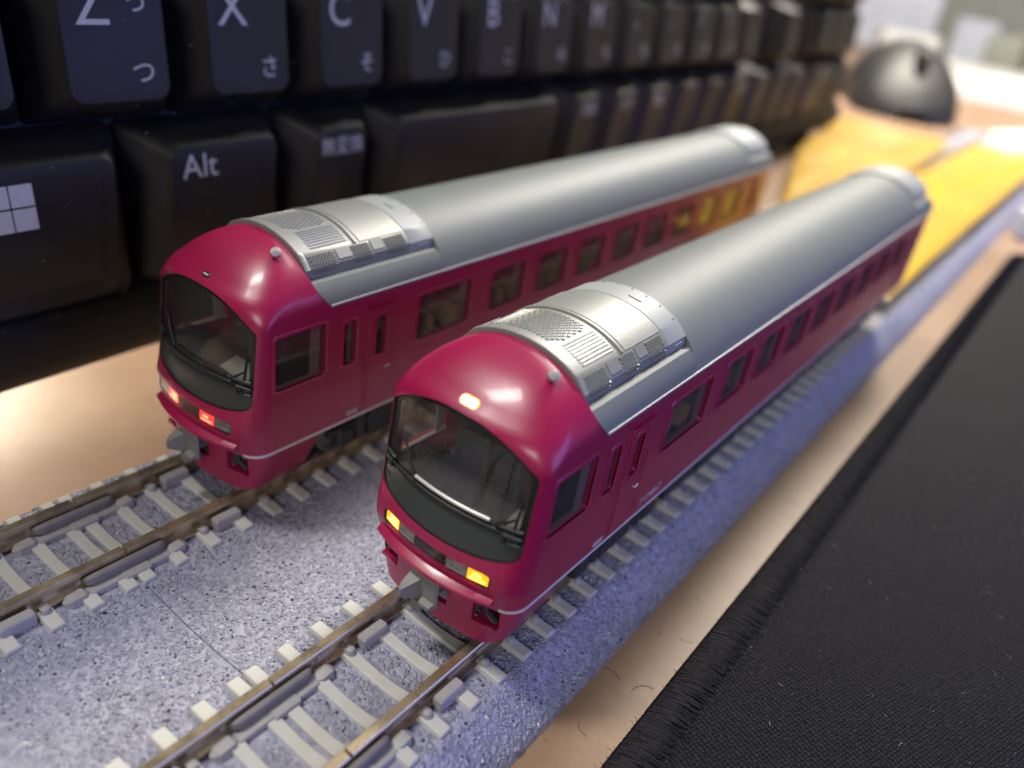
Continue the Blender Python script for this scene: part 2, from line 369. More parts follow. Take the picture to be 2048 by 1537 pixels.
def retainer_mesh():
    b = MB(); b.rbox(-1.6, 1.6, -.55, .62, -2.4, -.95, .16)
    me = bpy.data.meshes.new('rail_retainer'); me.from_pydata([(x * MM, y * MM, z * MM) for x, y, z in b.v], [], b.f); fin(me, 30); me.materials.append(MT['joiner']); return me
RETAIN = retainer_mesh()
def rail_profile(y):
    return [(y - .95, -2.0), (y + .95, -2.0), (y + .95, -1.8), (y + .28, -1.6), (y + .26, -.85), (y + .50, -.62), (y + .52, -.12), (y + .42, 0.0), (y - .42, 0.0), (y - .52, -.12), (y - .50, -.62), (y - .26, -.85), (y - .28, -1.6), (y - .95, -1.8)]

def track_section(x0, x1, xs, label, joints=(), clip_max=70, retainers=()):
    t = thing('track_section', label, 'model track', ((x0 + x1) / 2, SP / 2, DESK))
    off = Vector((-(x0 + x1) / 2, -SP / 2, -DESK))
    def loc(v): return (Vector(v) + off) * MM
    # roadbed: moulded profile
    ys = [-13.2, -12.9, -9.3, -8.7] + list(np.linspace(-8, 8, 9)) + list(np.linspace(9, 24, 11)) + list(np.linspace(25, 41, 9)) + [41.7, 42.3, 45.9, 46.2]
    prof = []
    for y in ys:
        if y in (-13.2, 46.2): z = DESK
        elif y in (-12.9, 45.9): z = -6.2
        elif y in (-9.3, 42.3): z = -2.7
        else: z = bal_z(y)
        prof.append((y, z))
    b = MB(); n = max(2, int((x1 - x0) / 8))
    e0, e1 = x0 + .02, x1 - .02
    rings = []
    for x, dz in [(e0, -.12), (e0 + .07, 0)] + [(e0 + (e1 - e0) * k / n, 0) for k in range(1, n)] + [(e1 - .07, 0), (e1, -.12)]:
        rings.append([(x + off.x, y + off.y, max(z + dz, DESK) + off.z) for y, z in prof])
    b.loft(rings)
    rb = b.build('roadbed', 'ballast', t, smooth=40, label='grey blue speckled ballast roadbed')
    for c in (0, SP):
        for s in (-1, 1):
            y = c + s * G; b = MB(); g = .13
            b.loft([[(x + off.x, yy + off.y, zz + off.z) for yy, zz in rail_profile(y)] for x in (x0 + g, x1 - g)])
            rl = b.build('rail', 'rail', t, smooth=30)
        for x in xs:
            o = put('sleeper', SLEEPER, None, t); o.location = loc((x, c, 0))
            if x < clip_max and abs(x) > 7 and not any(abs(x - r) < 1.8 for r in retainers):
                for s in (-1, 1):
                    k = put('rail_clip', CLIP, None, o); k.location = Vector((0, s * G - 1.42, 0)) * MM
        for r in retainers:
            for s in (-1, 1):
                k = put('rail_retainer', RETAIN, None, t); k.location = loc((r, c + s * G - 1.35, 0))
    return t, off
tA, offA = track_section(0, 248, sleeper_x_near, 'long double track section with concrete sleepers under the two crimson railcars', retainers=(11.0,))
tB, offB = track_section(-124, 0, [-1.25, -4.75] + [-8.45 - 3.9 * i for i in range(9)], 'short empty double track section beyond the rail joints ahead of the railcars', retainers=(-11.0,))
tC, offC = track_section(248, 496, [], 'far double track section lying beneath the yellow packets', clip_max=0)
# rail joiners straddle the joint; they belong to the near end of the long section
for c in (0, SP):
    for s in (-1, 1):
        y = c + s * G; ox, oy, oz = offA
        b = MB()
        rings = []
        for x, k in ((-4.5, .45), (-4.3, .75), (-3.8, .95), (-3.2, 1.0), (2.8, 1.0), (3.4, .95), (3.8, .72), (4.0, .4)):
            rings.append([(x + ox, y - .30 - .62 * k + py_ * k + oy, -1.22 + pz_ * k + oz) for py_, pz_ in rrect(0, 0, .82, 1.18, .30, 3)])
        b.loft(rings)
        j = b.build('rail_joiner', 'joinerdark', tA, smooth=50)
        b = MB(); b.rbox(-4.6 + ox, 3.9 + ox, y - 2.15 + oy, y - 1.1 + oy, -2.5 + oz, -1.72 + oz, .12)
        b.rbox(-1.2 + ox, 1.6 + ox, y - 2.45 + oy, y - 1.2 + oy, -2.5 + oz, -1.62 + oz, .12)
        b.build('joiner_ledge', 'joiner', j, smooth=30)
        for xa, xb in ((-6.9, -4.5), (3.8, 5.9)):
            b = MB(); q = []
            for x, w, h in ((xa, .35, -1.9), (xa + .5, .95, -1.55), (xb - .5, .95, -1.45), (xb, .45, -1.8)):
                q.append([(x + ox, y - 1.35 - w + oy, -2.6 + oz), (x + ox, y - 1.35 + w * .5 + oy, -2.6 + oz), (x + ox, y - 1.35 + w * .4 + oy, h + oz), (x + ox, y - 1.35 - w * .8 + oy, h + oz)])
            b.loft(q); b.build('joiner_end_block', 'joiner', j, smooth=30)
# maker's stamp on the rail web
o = put('rail_stamp', text_mesh("KATO", 0.95), 'bright', tA)
o.matrix_local = Matrix.Translation((Vector((5.6, G - .30, -1.22)) + Vector(offA)) * MM) @ Matrix.Rotation(pi / 2, 4, 'X')

# loose-looking moulded granules: real relief on the visible ballast
def granules():
    r = np.random.default_rng(5); N = 36000
    X = r.uniform(-16, 120, N * 2); Y = r.uniform(-12.9, 42.0, N * 2)
    keep = r.uniform(0, 1, N * 2) < np.where(X < 45, 1.0, 0.55); X = X[keep]; Y = Y[keep]
    ok = np.ones(len(X), bool)
    sl = np.array([-1.25, -4.75] + [-8.45 - 3.9 * i for i in range(9)] + sleeper_x_near)
    dmin = np.min(np.abs(X[:, None] - sl[None, :]), axis=1)
    for c in (0, SP):
        on = np.abs(Y - c) < 8.8; ok &= ~(on & (dmin < 1.0))
        for s in (-1, 1): ok &= ~(np.abs(Y - (c + s * G)) < 1.25); ok &= ~((np.abs(Y - (c + s * G) + 1.6) < 1.4) & (X > -7.2) & (X < 6.2))
    ok &= ~(np.abs(X) < 0.16)
    X = X[ok]; Y = Y[ok]; n = len(X)
    Z = np.array([bal_z(y) if y > -8.7 else (-2.35 - .35 * (-8.7 - y) / .6 if y > -9.3 else -2.7 - 3.5 * (-9.3 - y) / 3.6) for y in Y])
    rad = r.uniform(.11, .25, n); tone = r.uniform(0, 1, n); rad = np.where(tone < .07, rad * .85, rad)
    k6 = 2 * pi * np.arange(6) / 6
    lo = np.stack([np.cos(k6), np.sin(k6), np.full(6, -.15)], 1); mi = np.stack([.74 * np.cos(k6 + .4), .74 * np.sin(k6 + .4), np.full(6, .46)], 1)
    base = np.concatenate([lo, mi, [(0, 0, .68)]]); nv = 13
    V = np.zeros((n, nv, 3)); ang = r.uniform(0, 2 * pi, n); ca, sa = np.cos(ang)[:, None], np.sin(ang)[:, None]
    jit = base[None] + r.normal(0, .10, (n, nv, 3)); jit[:, :, 0] *= r.uniform(.75, 1.25, n)[:, None]; jit[:, :, 2] *= r.uniform(.5, 1.1, n)[:, None]
    V[:, :, 0] = X[:, None] + rad[:, None] * (jit[:, :, 0] * ca - jit[:, :, 1] * sa)
    V[:, :, 1] = Y[:, None] + rad[:, None] * (jit[:, :, 0] * sa + jit[:, :, 1] * ca)
    V[:, :, 2] = Z[:, None] - .02 + rad[:, None] * jit[:, :, 2]
    V += np.array(offA)[None, None, :]
    q = []
    for k in range(6):
        k2 = (k + 1) % 6; q += [(k, k2, 6 + k2), (k, 6 + k2, 6 + k), (6 + k, 6 + k2, 12)]
    F = np.array(q)[None] + (np.arange(n) * nv)[:, None, None]
    me = bpy.data.meshes.new('ballast_granules'); me.vertices.add(n * nv); me.vertices.foreach_set('co', (V * MM).reshape(-1))
    nf = n * 18; me.loops.add(nf * 3); me.loops.foreach_set('vertex_index', F.reshape(-1).astype(np.int32))
    me.polygons.add(nf); me.polygons.foreach_set('loop_start', (np.arange(nf) * 3).astype(np.int32))
    me.polygons.foreach_set('use_smooth', np.ones(nf, bool))
    a = me.attributes.new('tone', 'FLOAT', 'POINT'); a.data.foreach_set('value', np.repeat(tone, nv).astype(np.float32))
    me.update(calc_edges=True); me.validate()
    return put('ballast_granules', me, 'grain', tA, kind='stuff')
granules()

# ------------------------------------------------------------------ the railcars (local x = distance back, z = above rail head)
HW = 9.05; X_END = 149.5; Z_BOT = 6.6; Z_GUT = 22.4; Z_TOP = 28.2
xc_f = pchip([6.6, 8.2, 9.2, 10.6, 11.6, 13, 16, 20, 22.4, 23.4, 24.0, 24.5, 25.3, 26.0, 26.7, 27.3, 27.8, 28.05, 28.2],
             [14.0, 13.6, 13.35, 13.4, 13.65, 13.95, 14.25, 14.6, 14.9, 15.25, 15.75, 16.4, 17.35, 18.3, 19.4, 20.6, 21.8, 22.6, 23.3])
def w_f(z):
    a = HW - 0.03 * max(0, 9 - z)
    if z <= 19: return a
    b = 9.4 * math.sqrt(max(0, 1 - ((z - 20.5) / 7.7) ** 2)) if z > 20.5 else 9.4
    k = 5.0
    if b < 6: return b
    return -math.log(math.exp(-k * a) + math.exp(-k * b)) / k
def xb_f(z):
    s = min(1, max(0, (z - Z_GUT) / 3.5)); return 23.3 + 1.7 * (1 - s) ** 2
def contour(z, nf=9, nc=10, ns=4):
    """half outline of the cab at height z: centre of the face -> corner -> side -> roof joint"""
    w = w_f(z); xc = xc_f(z); s = min(1, max(0, (z - 22.0) / (Z_TOP - 22.0)))
    fr = .18 + .82 * s; k = .022
    y0 = w * (1 - fr); x0 = xc + k * y0 * y0
    xb = xb_f(z); xe = min(xb, max(17.6 + (23.3 - 17.6) * s ** .75, x0 + .05))
    cx = min(xe, x0 + 2 * k * y0 * (w - y0)); pts = []
    for i in range(nf): y = y0 * i / nf; pts.append((xc + k * y * y, y))
    for i in range(nc):
        t = i / nc; pts.append(((1 - t) ** 2 * x0 + 2 * t * (1 - t) * cx + t * t * xe, (1 - t) ** 2 * y0 + 2 * t * (1 - t) * w + t * t * w))
    for i in range(ns + 1): pts.append((xe + (xb - xe) * i / ns, w))
    return pts
def face_x(y, z):
    c = contour(z, 14, 24, 2); ys = [p[1] for p in c]; xs = [p[0] for p in c]
    return float(np.interp(abs(y), ys, xs))

def ws_half(z):
    """half width of the windscreen opening at height z"""
    zt, zb, hw = 23.85, 11.55, 8.28
    h = hw
    if z > 21.2: h = min(h, 8.28 * max(0.0, (zt - z) / (zt - 21.2)) ** (1 / 2.6))
    if z < 14.0: q = (14.0 - z) / (14.0 - zb); h = min(h, hw * max(0.0, 1 - q ** 3.6) ** (1 / 2.2))
    return h
def ws_outline(grow=0.0, n=40):
    zs = []
    for i in range(n + 1):
        a = pi * i / n; zs.append(17.7 - (6.15 + grow) * math.cos(a))
    right = [(max(0.0, ws_half(min(23.849, max(11.551, 17.7 + (z - 17.7) * 6.15 / (6.15 + grow)))) + grow), z) for z in zs]
    return right + [(-y, z) for y, z in reversed(right[1:-1])]

def smooth_me(me, ang=30):
    me.polygons.foreach_set('use_smooth', [True] * len(me.polygons)); me.set_sharp_from_angle(angle=math.radians(ang)); me.update(); return me

WINDOWS = [('cab', 17.9, 24.4, 14.4, 20.5, .35), ('small', 27.0, 28.8, 14.4, 19.7, .35), ('door', 31.9, 33.5, 14.2, 19.1, .4), ('lounge', 38.7, 48.5, 14.0, 20.0, .55)] + \
          [('seat', 52.7 + 10.6 * i, 52.7 + 10.6 * i + 7.3, 14.1, 20.0, .5) for i in range(8)] + [('door', 141.3, 142.9, 14.2, 19.1, .4)]

def body_mesh():
    zl = list(np.linspace(Z_BOT, Z_GUT, 30)) + [20.5 + 7.7 * math.sin(math.radians(a)) for a in np.linspace(14.29, 90, 26)[1:]]
    V = []; F = []; rows = []
    back = list(np.linspace(25, X_END - 1.0, 14))[1:]
    for z in zl:
        h = contour(z); row = []
        def add(x, y): V.append((x, y, z)); row.append(len(V) - 1)
        low = z <= Z_GUT + 1e-6; w = h[-1][1]
        full = [(x, y) for x, y in reversed(h)] + [(x, -y) for x, y in h[1:]]
        if low:
            rear = [(X_END, 0.0), (X_END, w - 1.0), (X_END - .3, w - .3)]
            left = [(x, w) for x in reversed(back)]
            full = rear + left + full + [(x, -w) for x in back] + [(X_END - .3, -w + .3), (X_END, -w + 1.0), (X_END, 0.0)]
        for x, y in full: add(x, y)
        rows.append((row, low))
    nb = len(back) + 3
    for i in range(len(rows) - 1):
        a, la = rows[i]; b, lb = rows[i + 1]
        if la and not lb: a = a[nb:-nb]
        for j in range(len(a) - 1):
            F.append((a[j], a[j + 1], b[j + 1], b[j]))
    me = bpy.data.meshes.new('body'); me.from_pydata([(x * MM, y * MM, z * MM) for x, y, z in V], [], F)
    bm = bmesh.new(); bm.from_mesh(me); bmesh.ops.remove_doubles(bm, verts=bm.verts, dist=2e-6)
    bmesh.ops.dissolve_degenerate(bm, edges=bm.edges, dist=1e-6)
    bmesh.ops.recalc_face_normals(bm, faces=bm.faces); bm.to_mesh(me); bm.free()
    # make sure normals point out: face near the front centre must look toward -x
    f0 = min(me.polygons, key=lambda q: (q.center - Vector((13.4, 0, 12)) * MM).length)
    if f0.normal.x > 0: me.flip_normals()
    me = solidified(me, .7)
    c = MB()
    out = ws_outline(); c.loft([[(x, y, z) for y, z in out] for x in (4, 20.5)])
    c.loft([[(x, y, z) for y, z in rrect(0, 9.92, 13.1, 1.56, .55)] for x in (4, 19.5)])
    for k, xa, xb, za, zb, r in WINDOWS:
        c.loft([[(x, y, z) for x, z in rrect((xa + xb) / 2, (za + zb) / 2, xb - xa, zb - za, r)] for y in (-15, 15)])
    cm = bpy.data.meshes.new('cut'); cm.from_pydata([(x * MM, y * MM, z * MM) for x, y, z in c.v], [], c.f); fin(cm, None)
    return smooth_me(boolean_cut(me, cm), 32)
BODY = body_mesh()

def skirt_mesh():
    rings = []; zl = [1.55, 2.2, 3.2, 4.4, 5.6, 6.75]
    for z in zl:
        t = (z - 1.55) / 5.2; w = 7.55 + 1.3 * t ** .8; xf = 14.55 - .15 * t; h = []
        for i in range(7): y = (w - 2.4) * i / 6; h.append((xf + .02 * y * y, y))
        x0, y0 = h[-1]
        for i in range(1, 9):
            a = pi / 2 * i / 8; h.append((x0 + 2.6 * (1 - math.cos(a)) + .1, y0 + 2.4 * math.sin(a)))
        xe = 23.2 + 1.0 * t
        for i in range(1, 4): h.append((h[14][0] + (xe - h[14][0]) * i / 3, w))
        zz = lambda x: z + (1 - t) * max(0, (x - 15) / 9) * .9
        rings.append([(x, y, zz(x)) for x, y in reversed(h)] + [(x, -y, zz(x)) for x, y in h[1:]])
    b = MB(); b.loft(rings, closed=False)
    me = bpy.data.meshes.new('skirt'); me.from_pydata([(x * MM, y * MM, z * MM) for x, y, z in b.v], [], b.f); fin(me, None)
    f0 = min(me.polygons, key=lambda q: (q.center - Vector((14.5, 0, 4)) * MM).length)
    if f0.normal.x > 0: me.flip_normals()
    me = solidified(me, .55)
    c = MB()
    for s in (-1, 1): c.box(10, 18.2, min(s * 4.75, s * 7.35), max(s * 4.75, s * 7.35), 3.9, 6.35)
    c.box(10, 19, -2.0, 2.0, 3.9, 6.9)
    cm = bpy.data.meshes.new('cut'); cm.from_pydata([(x * MM, y * MM, z * MM) for x, y, z in c.v], [], c.f); fin(cm, None)
    return smooth_me(boolean_cut(me, cm), 32)
SKIRT = skirt_mesh()

def roof_z(y, off=0.0): return 20.5 + 7.7 * math.sqrt(max(0, 1 - (y / 9.4) ** 2)) + off
def roof_n(y):
    z = roof_z(y) - 20.5; n = Vector((0, y / 9.4 ** 2, z / 7.7 ** 2)); return n.normalized()
def roof_p(x, y, off):
    n = roof_n(y); return (x, y + n.y * off, roof_z(y) + n.z * off)
def arc(ya, yb, n, off): return [roof_p(0, ya + (yb - ya) * i / n, off)[1:] for i in range(n + 1)]

def roof_mesh():
    yg = 9.11; b = MB()
    full = [(yg - .02 - 2 * (yg - .02) * i / 40) for i in range(41)]
    fp = [(yg + .0, Z_GUT)] + [(y, roof_z(y)) for y in full[1:-1]] + [(-yg, Z_GUT)]
    fp = [(yg - .6, Z_GUT - .15)] + fp + [(-yg + .6, Z_GUT - .15)]
    b.loft([[(x, y, z) for y, z in fp] for x in (42.6, 60, 80, 100, 120, 137.6)])
    # cut-down sides beside the front and rear equipment hoods
    lp = [(yg - .6, Z_GUT - .15), (yg, Z_GUT), (8.95, 22.95), (8.62, 23.65), (8.22, 24.22), (7.78, 24.66), (7.5, 24.74), (6.5, 24.74)]
    lp = lp + [(-y, z) for y, z in reversed(lp)]
    b.loft([[(xb_f(z) - .03, y, z) for y, z in lp], [(42.6, y, z) for y, z in lp]])
    b.loft([[(x, y, z) for y, z in lp] for x in (137.6, X_END - .1)])
    me = bpy.data.meshes.new('roof'); me.from_pydata([(x * MM, y * MM, z * MM) for x, y, z in b.v], [], b.f); fin(me, 28); return me
ROOF = roof_mesh()

def hood_profile(off, drop=24.5, yv=6.88):
    top = arc(5.6, -5.6, 26, off)
    return [(yv, drop), (yv - .04, 25.85), (6.62, 26.12)] + top + [(-6.62, 26.12), (-yv + .04, 25.85), (-yv, drop)]
def band(x0, x1, off, yv=6.88, bev=.08):
    b = MB(); b.loft([[(x, y, z) for y, z in hood_profile(o, 24.5, yv - (off - o))] for x, o in ((x0, off - bev), (x0 + bev, off), (x1 - bev, off), (x1, off - bev))]); return b

def front(o):
    me = o.data
    if sum(q.normal.x * q.area for q in me.polygons) > 0: me.flip_normals()
    return o

def mesh_of(b, name, ang=30, material=None):
    me = bpy.data.meshes.new(name); me.from_pydata([(x * MM, y * MM, z * MM) for x, y, z in b.v], [], b.f); fin(me, ang)
    if material: me.materials.append(MT[material])
    return me

def patch_bumps():
    """staggered hexagonal mesh of the roof grilles, as raised pads"""
    b = MB(); px, py = .92, .50; r = .27
    i = 0; x = 25.0
    while x < 30.5:
        y = -2.2 + (py / 2 if i % 2 else 0)
        while y < 3.5:
            e = ((x - 27.8) / 3.0) ** 4 + ((y - .8) / 2.95) ** 4
            if e < 1:
                n = roof_n(y); t = Vector((0, n.z, -n.y))
                c = Vector(roof_p(x, y, .29)); up = n * .13
                q = [c + Vector((dx * r, 0, 0)) + t * dy * py * .36 for dx, dy in ((-1.0, 0), (-.5, -1), (.5, -1), (1.0, 0), (.5, 1), (-.5, 1))]
                p2 = [c + up + (v - c) * .62 for v in q]
                b.raw([tuple(v) for v in q + p2], [(k, (k + 1) % 6, 6 + (k + 1) % 6, 6 + k) for k in range(6)] + [tuple(range(6, 12))])
            y += py
        x += px / 2; i += 1
    return b
def side_bumps():
    b = MB(); P = [(5.78, 26.92), (6.62, 26.12), (6.84, 25.85), (6.88, 25.0)]
    seg = [(math.dist(P[i], P[i + 1])) for i in range(3)]; tot = sum(seg)
    def at(s):
        for i in range(3):
            if s <= seg[i] or i == 2:
                t = s / seg[i]; dy, dz = P[i + 1][0] - P[i][0], P[i + 1][1] - P[i][1]; L = seg[i]
                return (P[i][0] + dy * t, P[i][1] + dz * t), (-dz / L, dy / L), (dy / L, dz / L)
            s -= seg[i]
    for xa, xb in ((24.3, 27.9), (30.2, 32.9), (35.0, 38.2)):
        row = 0; s = .18
        while s < tot - .1:
            x = xa + .15 + (.21 if row % 2 else 0)
            (y, z), (ny, nz), (ty, tz) = at(s)
            if ny < 0: ny, nz = -ny, -nz
            while x < xb - .1:
                for sg in (1, -1):
                    q = [(x + dx * .16, sg * (y + ty * dt * .08), z + tz * dt * .08) for dx, dt in ((-1, -1), (1, -1), (1, 1), (-1, 1))]
                    p2 = [(x + dx * .11, sg * (y + ny * .13 + ty * dt * .05), z + nz * .13 + tz * dt * .05) for dx, dt in ((-1, -1), (1, -1), (1, 1), (-1, 1))]
                    b.raw(q + p2, [(k, (k + 1) % 4, 4 + (k + 1) % 4, 4 + k) for k in range(4)] + [(4, 5, 6, 7)])
                x += .42
            s += .21; row += 1
    return b
HOOD_BUMPS = mesh_of(patch_bumps(), 'grille_mesh', 20, 'silver'); SIDE_BUMPS = mesh_of(side_bumps(), 'side_mesh', 20, 'silver')

def face_patch(ya, yb, za, zb, inset, ny=10, nz=4):
    b = MB(); V = []; F = []
    for i in range(nz + 1):
        z = za + (zb - za) * i / nz
        for j in range(ny + 1):
            y = ya + (yb - ya) * j / ny; V.append((face_x(y, z) + inset, y, z))
    for i in range(nz):
        for j in range(ny): a = i * (ny + 1) + j; F.append((a, a + 1, a + ny + 2, a + ny + 1))
    b.raw(V, F); return b

def ring_frame(xa, xb, za, zb, r, wid, ypl, t):
    """raised rounded frame round an opening on both... one side at y = ypl, standing t proud"""
    b = MB(); s = 1 if ypl > 0 else -1; cx, cz = (xa + xb) / 2, (za + zb) / 2
    inn = rrect(cx, cz, xb - xa, zb - za, r); mid = rrect(cx, cz, xb - xa + 2 * wid * .55, zb - za + 2 * wid * .55, r + wid * .55); out = rrect(cx, cz, xb - xa + 2 * wid, zb - za + 2 * wid, r + wid)
    n = len(inn)
    V = [(x, ypl - s * .12, z) for x, z in inn] + [(x, ypl + s * t, z) for x, z in inn] + [(x, ypl + s * t, z) for x, z in mid] + [(x, ypl - s * .02, z) for x, z in out]
    F = []
    for k in range(3):
        for j in range(n): F.append((k * n + j, k * n + (j + 1) % n, (k + 1) * n + (j + 1) % n, (k + 1) * n + j))
    b.raw(V, F); return b

def wheel_lathe(cx, cy, cz, s):
    b = MB(); n = 24
    prof = [(0, .55), (1.2, .55), (1.6, .25), (2.3, .25), (2.5, .55), (2.85, .55), (2.95, -.25), (3.35, -.45), (3.35, -.75), (2.6, -.8), (0, -.8)]
    b.loft([[(cx + r * math.cos(2 * pi * k / n), cy + s * h, cz + r * math.sin(2 * pi * k / n)) for k in range(n)] for r, h in prof])
    return b

def railcar(x_off, y_c, label, lit, number):
    car = thing('model_railcar', label, 'model train', (x_off, y_c, 0), 'crimson model railcars standing on the double track')
    def P(b, name, material, parent=car, ang=35, **k):
        o = b.build(name, material, parent, smooth=ang, **k)
        return front(o) if name in ('windscreen', 'lamp_cover', 'lamp_cluster', 'head_lamp', 'tail_lamp', 'lamp_filament', 'emblem', 'lower_panel') else o
    body = put('body', BODY, 'crimson', car)
    put('skirt', SKIRT, 'crimson', car)
    # white line along the lower edge
    b = MB()
    for s in (-1, 1):
        rings = []
        for z, o in ((6.62, .0), (6.64, .05), (6.98, .05), (7.0, .0)):
            pts = [(x, y) for x, y in contour(z, 9, 16, 3) if y > 6.9] + [(40, w_f(z)), (148.8, w_f(z))]
            row = []
            for i, (x, y) in enumerate(pts):
                a = pts[max(i - 1, 0)]; c = pts[min(i + 1, len(pts) - 1)]; t = Vector((c[0] - a[0], c[1] - a[1])).normalized()
                row.append((x - t.y * o, s * (y + t.x * o), z))
            rings.append(row)
        b.loft(rings, closed=False)
    P(b, 'white_line', 'white', body)
    # buffer beam shelf
    b = MB(); rings = []
    for i in range(25):
        y = -7.0 + 14.0 * i / 24; e = 0
        xf = 12.75 + .027 * y * y; xi = face_x(y, 8.4) + .4
        rings.append([(xi, y, 8.5), (xf + .95, y, 8.35), (xf + .12, y, 7.98), (xf, y, 7.86), (xf + .02, y, 7.62), (xf + .15, y, 7.5), (xi + .8, y, 7.35)])
    b.loft(rings); P(b, 'buffer_beam', 'crimson', ang=28)
    for s in (-1, 1):
        b = MB(); b.box(15.4, 17.6, min(s * 4.9, s * 7.3), max(s * 4.9, s * 7.3), 3.55, 3.95); P(b, 'step', 'crimson', ang=30)
        b = MB(); b.tube([(15.6, s * 5.6, 6.6), (15.5, s * 6.1, 5.4), (15.9, s * 6.9, 4.5)], .32, 8); P(b, 'brake_hose', 'darkgrey')
    # ---- windscreen
    V = []; F = []; zs = [14.7 + (23.72 - 14.7) * (1 - (1 - i / 26) ** 1.6) for i in range(27)]; ny = 24
    for z in zs:
        h = max(.02, ws_half(z) - .10)
        for j in range(ny + 1): y = -h + 2 * h * j / ny; V.append((face_x(y, z) + .38, y, z))
    for i in range(len(zs) - 1):
        for j in range(ny): a = i * (ny + 1) + j; F.append((a, a + 1, a + ny + 2, a + ny + 1))
    ws = MB(); ws.raw(V, F); ws = P(ws, 'windscreen', 'wsglass', ang=60)
    b = MB(); V = []; F = []; zs = [11.6, 11.75, 12.0, 12.5, 13.1, 13.7, 14.2, 14.5, 14.62, 14.64]
    for i, z in enumerate(zs):
        h = max(.05, ws_half(z) - .06); dx = .22 + (.0 if z < 14 else (z - 14) * .25) + (.6 if i == 9 else 0)
        for j in range(ny + 1): y = -h + 2 * h * j / ny; V.append((face_x(y, z) + dx, y, z))
    for i in range(len(zs) - 1):
        for j in range(ny): a = i * (ny + 1) + j; F.append((a, a + 1, a + ny + 2, a + ny + 1))
    b.raw(V, F); P(b, 'lower_panel', 'satin', ws, ang=50)
    o = ws_outline(-.06); o = [(y, z) for y, z in o]
    b = MB(); pth = [(face_x(y, min(z, 23.7)) + .22, y, z) for y, z in o]; pth.append(pth[0]); b.tube(pth, .12, 6, cap=False); P(b, 'rubber_seal', 'black', ws, ang=60)
    b = MB(); oo = ws_outline(-.02); ii = ws_outline(-.02)
    cz = 18.0; inner = [(y * (1 - .62 / 8.3), cz + (z - cz) * (1 - .42 / 6.1)) for y, z in ii]
    N = len(oo); b.raw([(face_x(y, min(z, 23.75)) + .30, y, z) for y, z in oo] + [(face_x(y, z) + .33, y, z) for y, z in inner], [(j, (j + 1) % N, N + (j + 1) % N, N + j) for j in range(N) if oo[j][1] > 14.3]); P(b, 'black_border', 'black', ws, ang=60)
    for q, (ya, yb, z, r) in enumerate(((-8.0, -6.0, 15.75, .20), (-8.0, -6.4, 15.0, .18), (-8.0, -6.9, 14.3, .16), (6.4, 8.0, 15.9, .18), (6.9, 8.0, 15.2, .16))):
        b = MB(); b.tube([(face_x(y, z) + .10, y, z) for y in np.linspace(ya, yb, 5)], r, 8); P(b, 'grille_bar', 'satin', ws, ang=60)
    b = MB(); b.tube([(face_x(y, 15.1) + .28, y, 15.05) for y in np.linspace(-7.7, 7.7, 17)], .24, 8); P(b, 'wiper_bar', 'black', ws, ang=60)
    b = MB(); b.tube([(face_x(y, 15.85) + .16, y, 15.85) for y in np.linspace(-5.0, 3.4, 12)], .18 if lit else .12, 8); P(b, 'windscreen_strip', 'bright' if lit else 'black', ws, ang=60)  # narrow strip across the windscreen, pale on one car, black on the other
    for (ya, za), (yb, zb) in (((5.6, 18.6), (3.5, 15.6)), ((-7.4, 18.4), (-7.2, 15.4)), ((-7.3, 16.9), (-5.6, 15.5))):
        b = MB(); b.tube([(face_x(ya + (yb - ya) * t, za + (zb - za) * t) + .12, ya + (yb - ya) * t, za + (zb - za) * t) for t in (0, .33, .66, 1)], [.10, .13, .15, .19], 6)
        w = P(b, 'wiper', 'black', ws, ang=60)
    for y, z in ((-7.0, 14.9), (6.9, 14.9), (-6.6, 14.35)):
        b = MB(); b.tube([(face_x(y, z) - .12, y, z), (face_x(y, z) + .4, y, z)], .24, 8); P(b, 'wiper_pivot', 'black', ws)
    b = MB()
    for s in (-1, 1):
        b.tube([(face_x(7.6, z) + .55, s * 7.55, z) for z in np.linspace(15.5, 21.6, 8)], .16, 6)
    P(b, 'pillar_trim', 'black', ws, ang=60)
    # ---- lamp cluster under the windscreen
    b = face_patch(-6.5, 6.5, 9.2, 10.64, .36, 26, 4); cl = P(b, 'lamp_cluster', 'black', ang=60)
    b = MB(); pts = rrect(0, 9.92, 13.0, 1.48, .52); pth = [(face_x(y, z) + .10, y, z) for y, z in pts]; pth.append(pth[0]); b.tube(pth, .09, 6, cap=False); P(b, 'lamp_bezel', 'black', cl, ang=60)
    for s in (-1, 1):
        for kind, ya, yb in (('outer', 4.2, 6.25), ('inner', 1.95, 4.1)):
            on = (kind == 'outer') if lit else (kind == 'inner')
            m = 'lampoff' if not on else ('amber' if lit else 'red')
            P(face_patch(s * ya, s * yb, 9.33, 10.52, .22, 6, 3), 'head_lamp' if kind == 'outer' else 'tail_lamp', m, cl, ang=60)
            lo = P(face_patch(s * (ya + .3), s * (yb - .25), 9.52, 9.76, .16, 6, 2), 'lamp_filament', ('amberhot' if s > 0 or True else 'amber') if (on and lit) else ('redhot' if on else 'console'), cl, ang=60)
            if on:
                if s > 0: P(face_patch(s * (ya + .15), s * (ya + 1.35), 9.45, 10.42, .17, 6, 2), 'lamp_filament', 'amberhot' if lit else 'redhot', cl, ang=60)
                else: P(face_patch(s * (ya + .55), s * (ya + 1.35), 9.95, 10.25, .17, 6, 2), 'lamp_filament', 'amberhot' if lit else 'redhot', cl, ang=60)
    for y, w, z in ((.55, 1.1, 10.05), (-.9, 1.2, 9.75)):
        P(face_patch(y - w / 2, y + w / 2, z - .13, z + .13, .30, 4, 1), 'emblem', 'redmark', cl, ang=60)
    P(face_patch(-6.45, 6.45, 9.22, 10.62, .06, 26, 3), 'lamp_cover', 'lens', cl, ang=60)
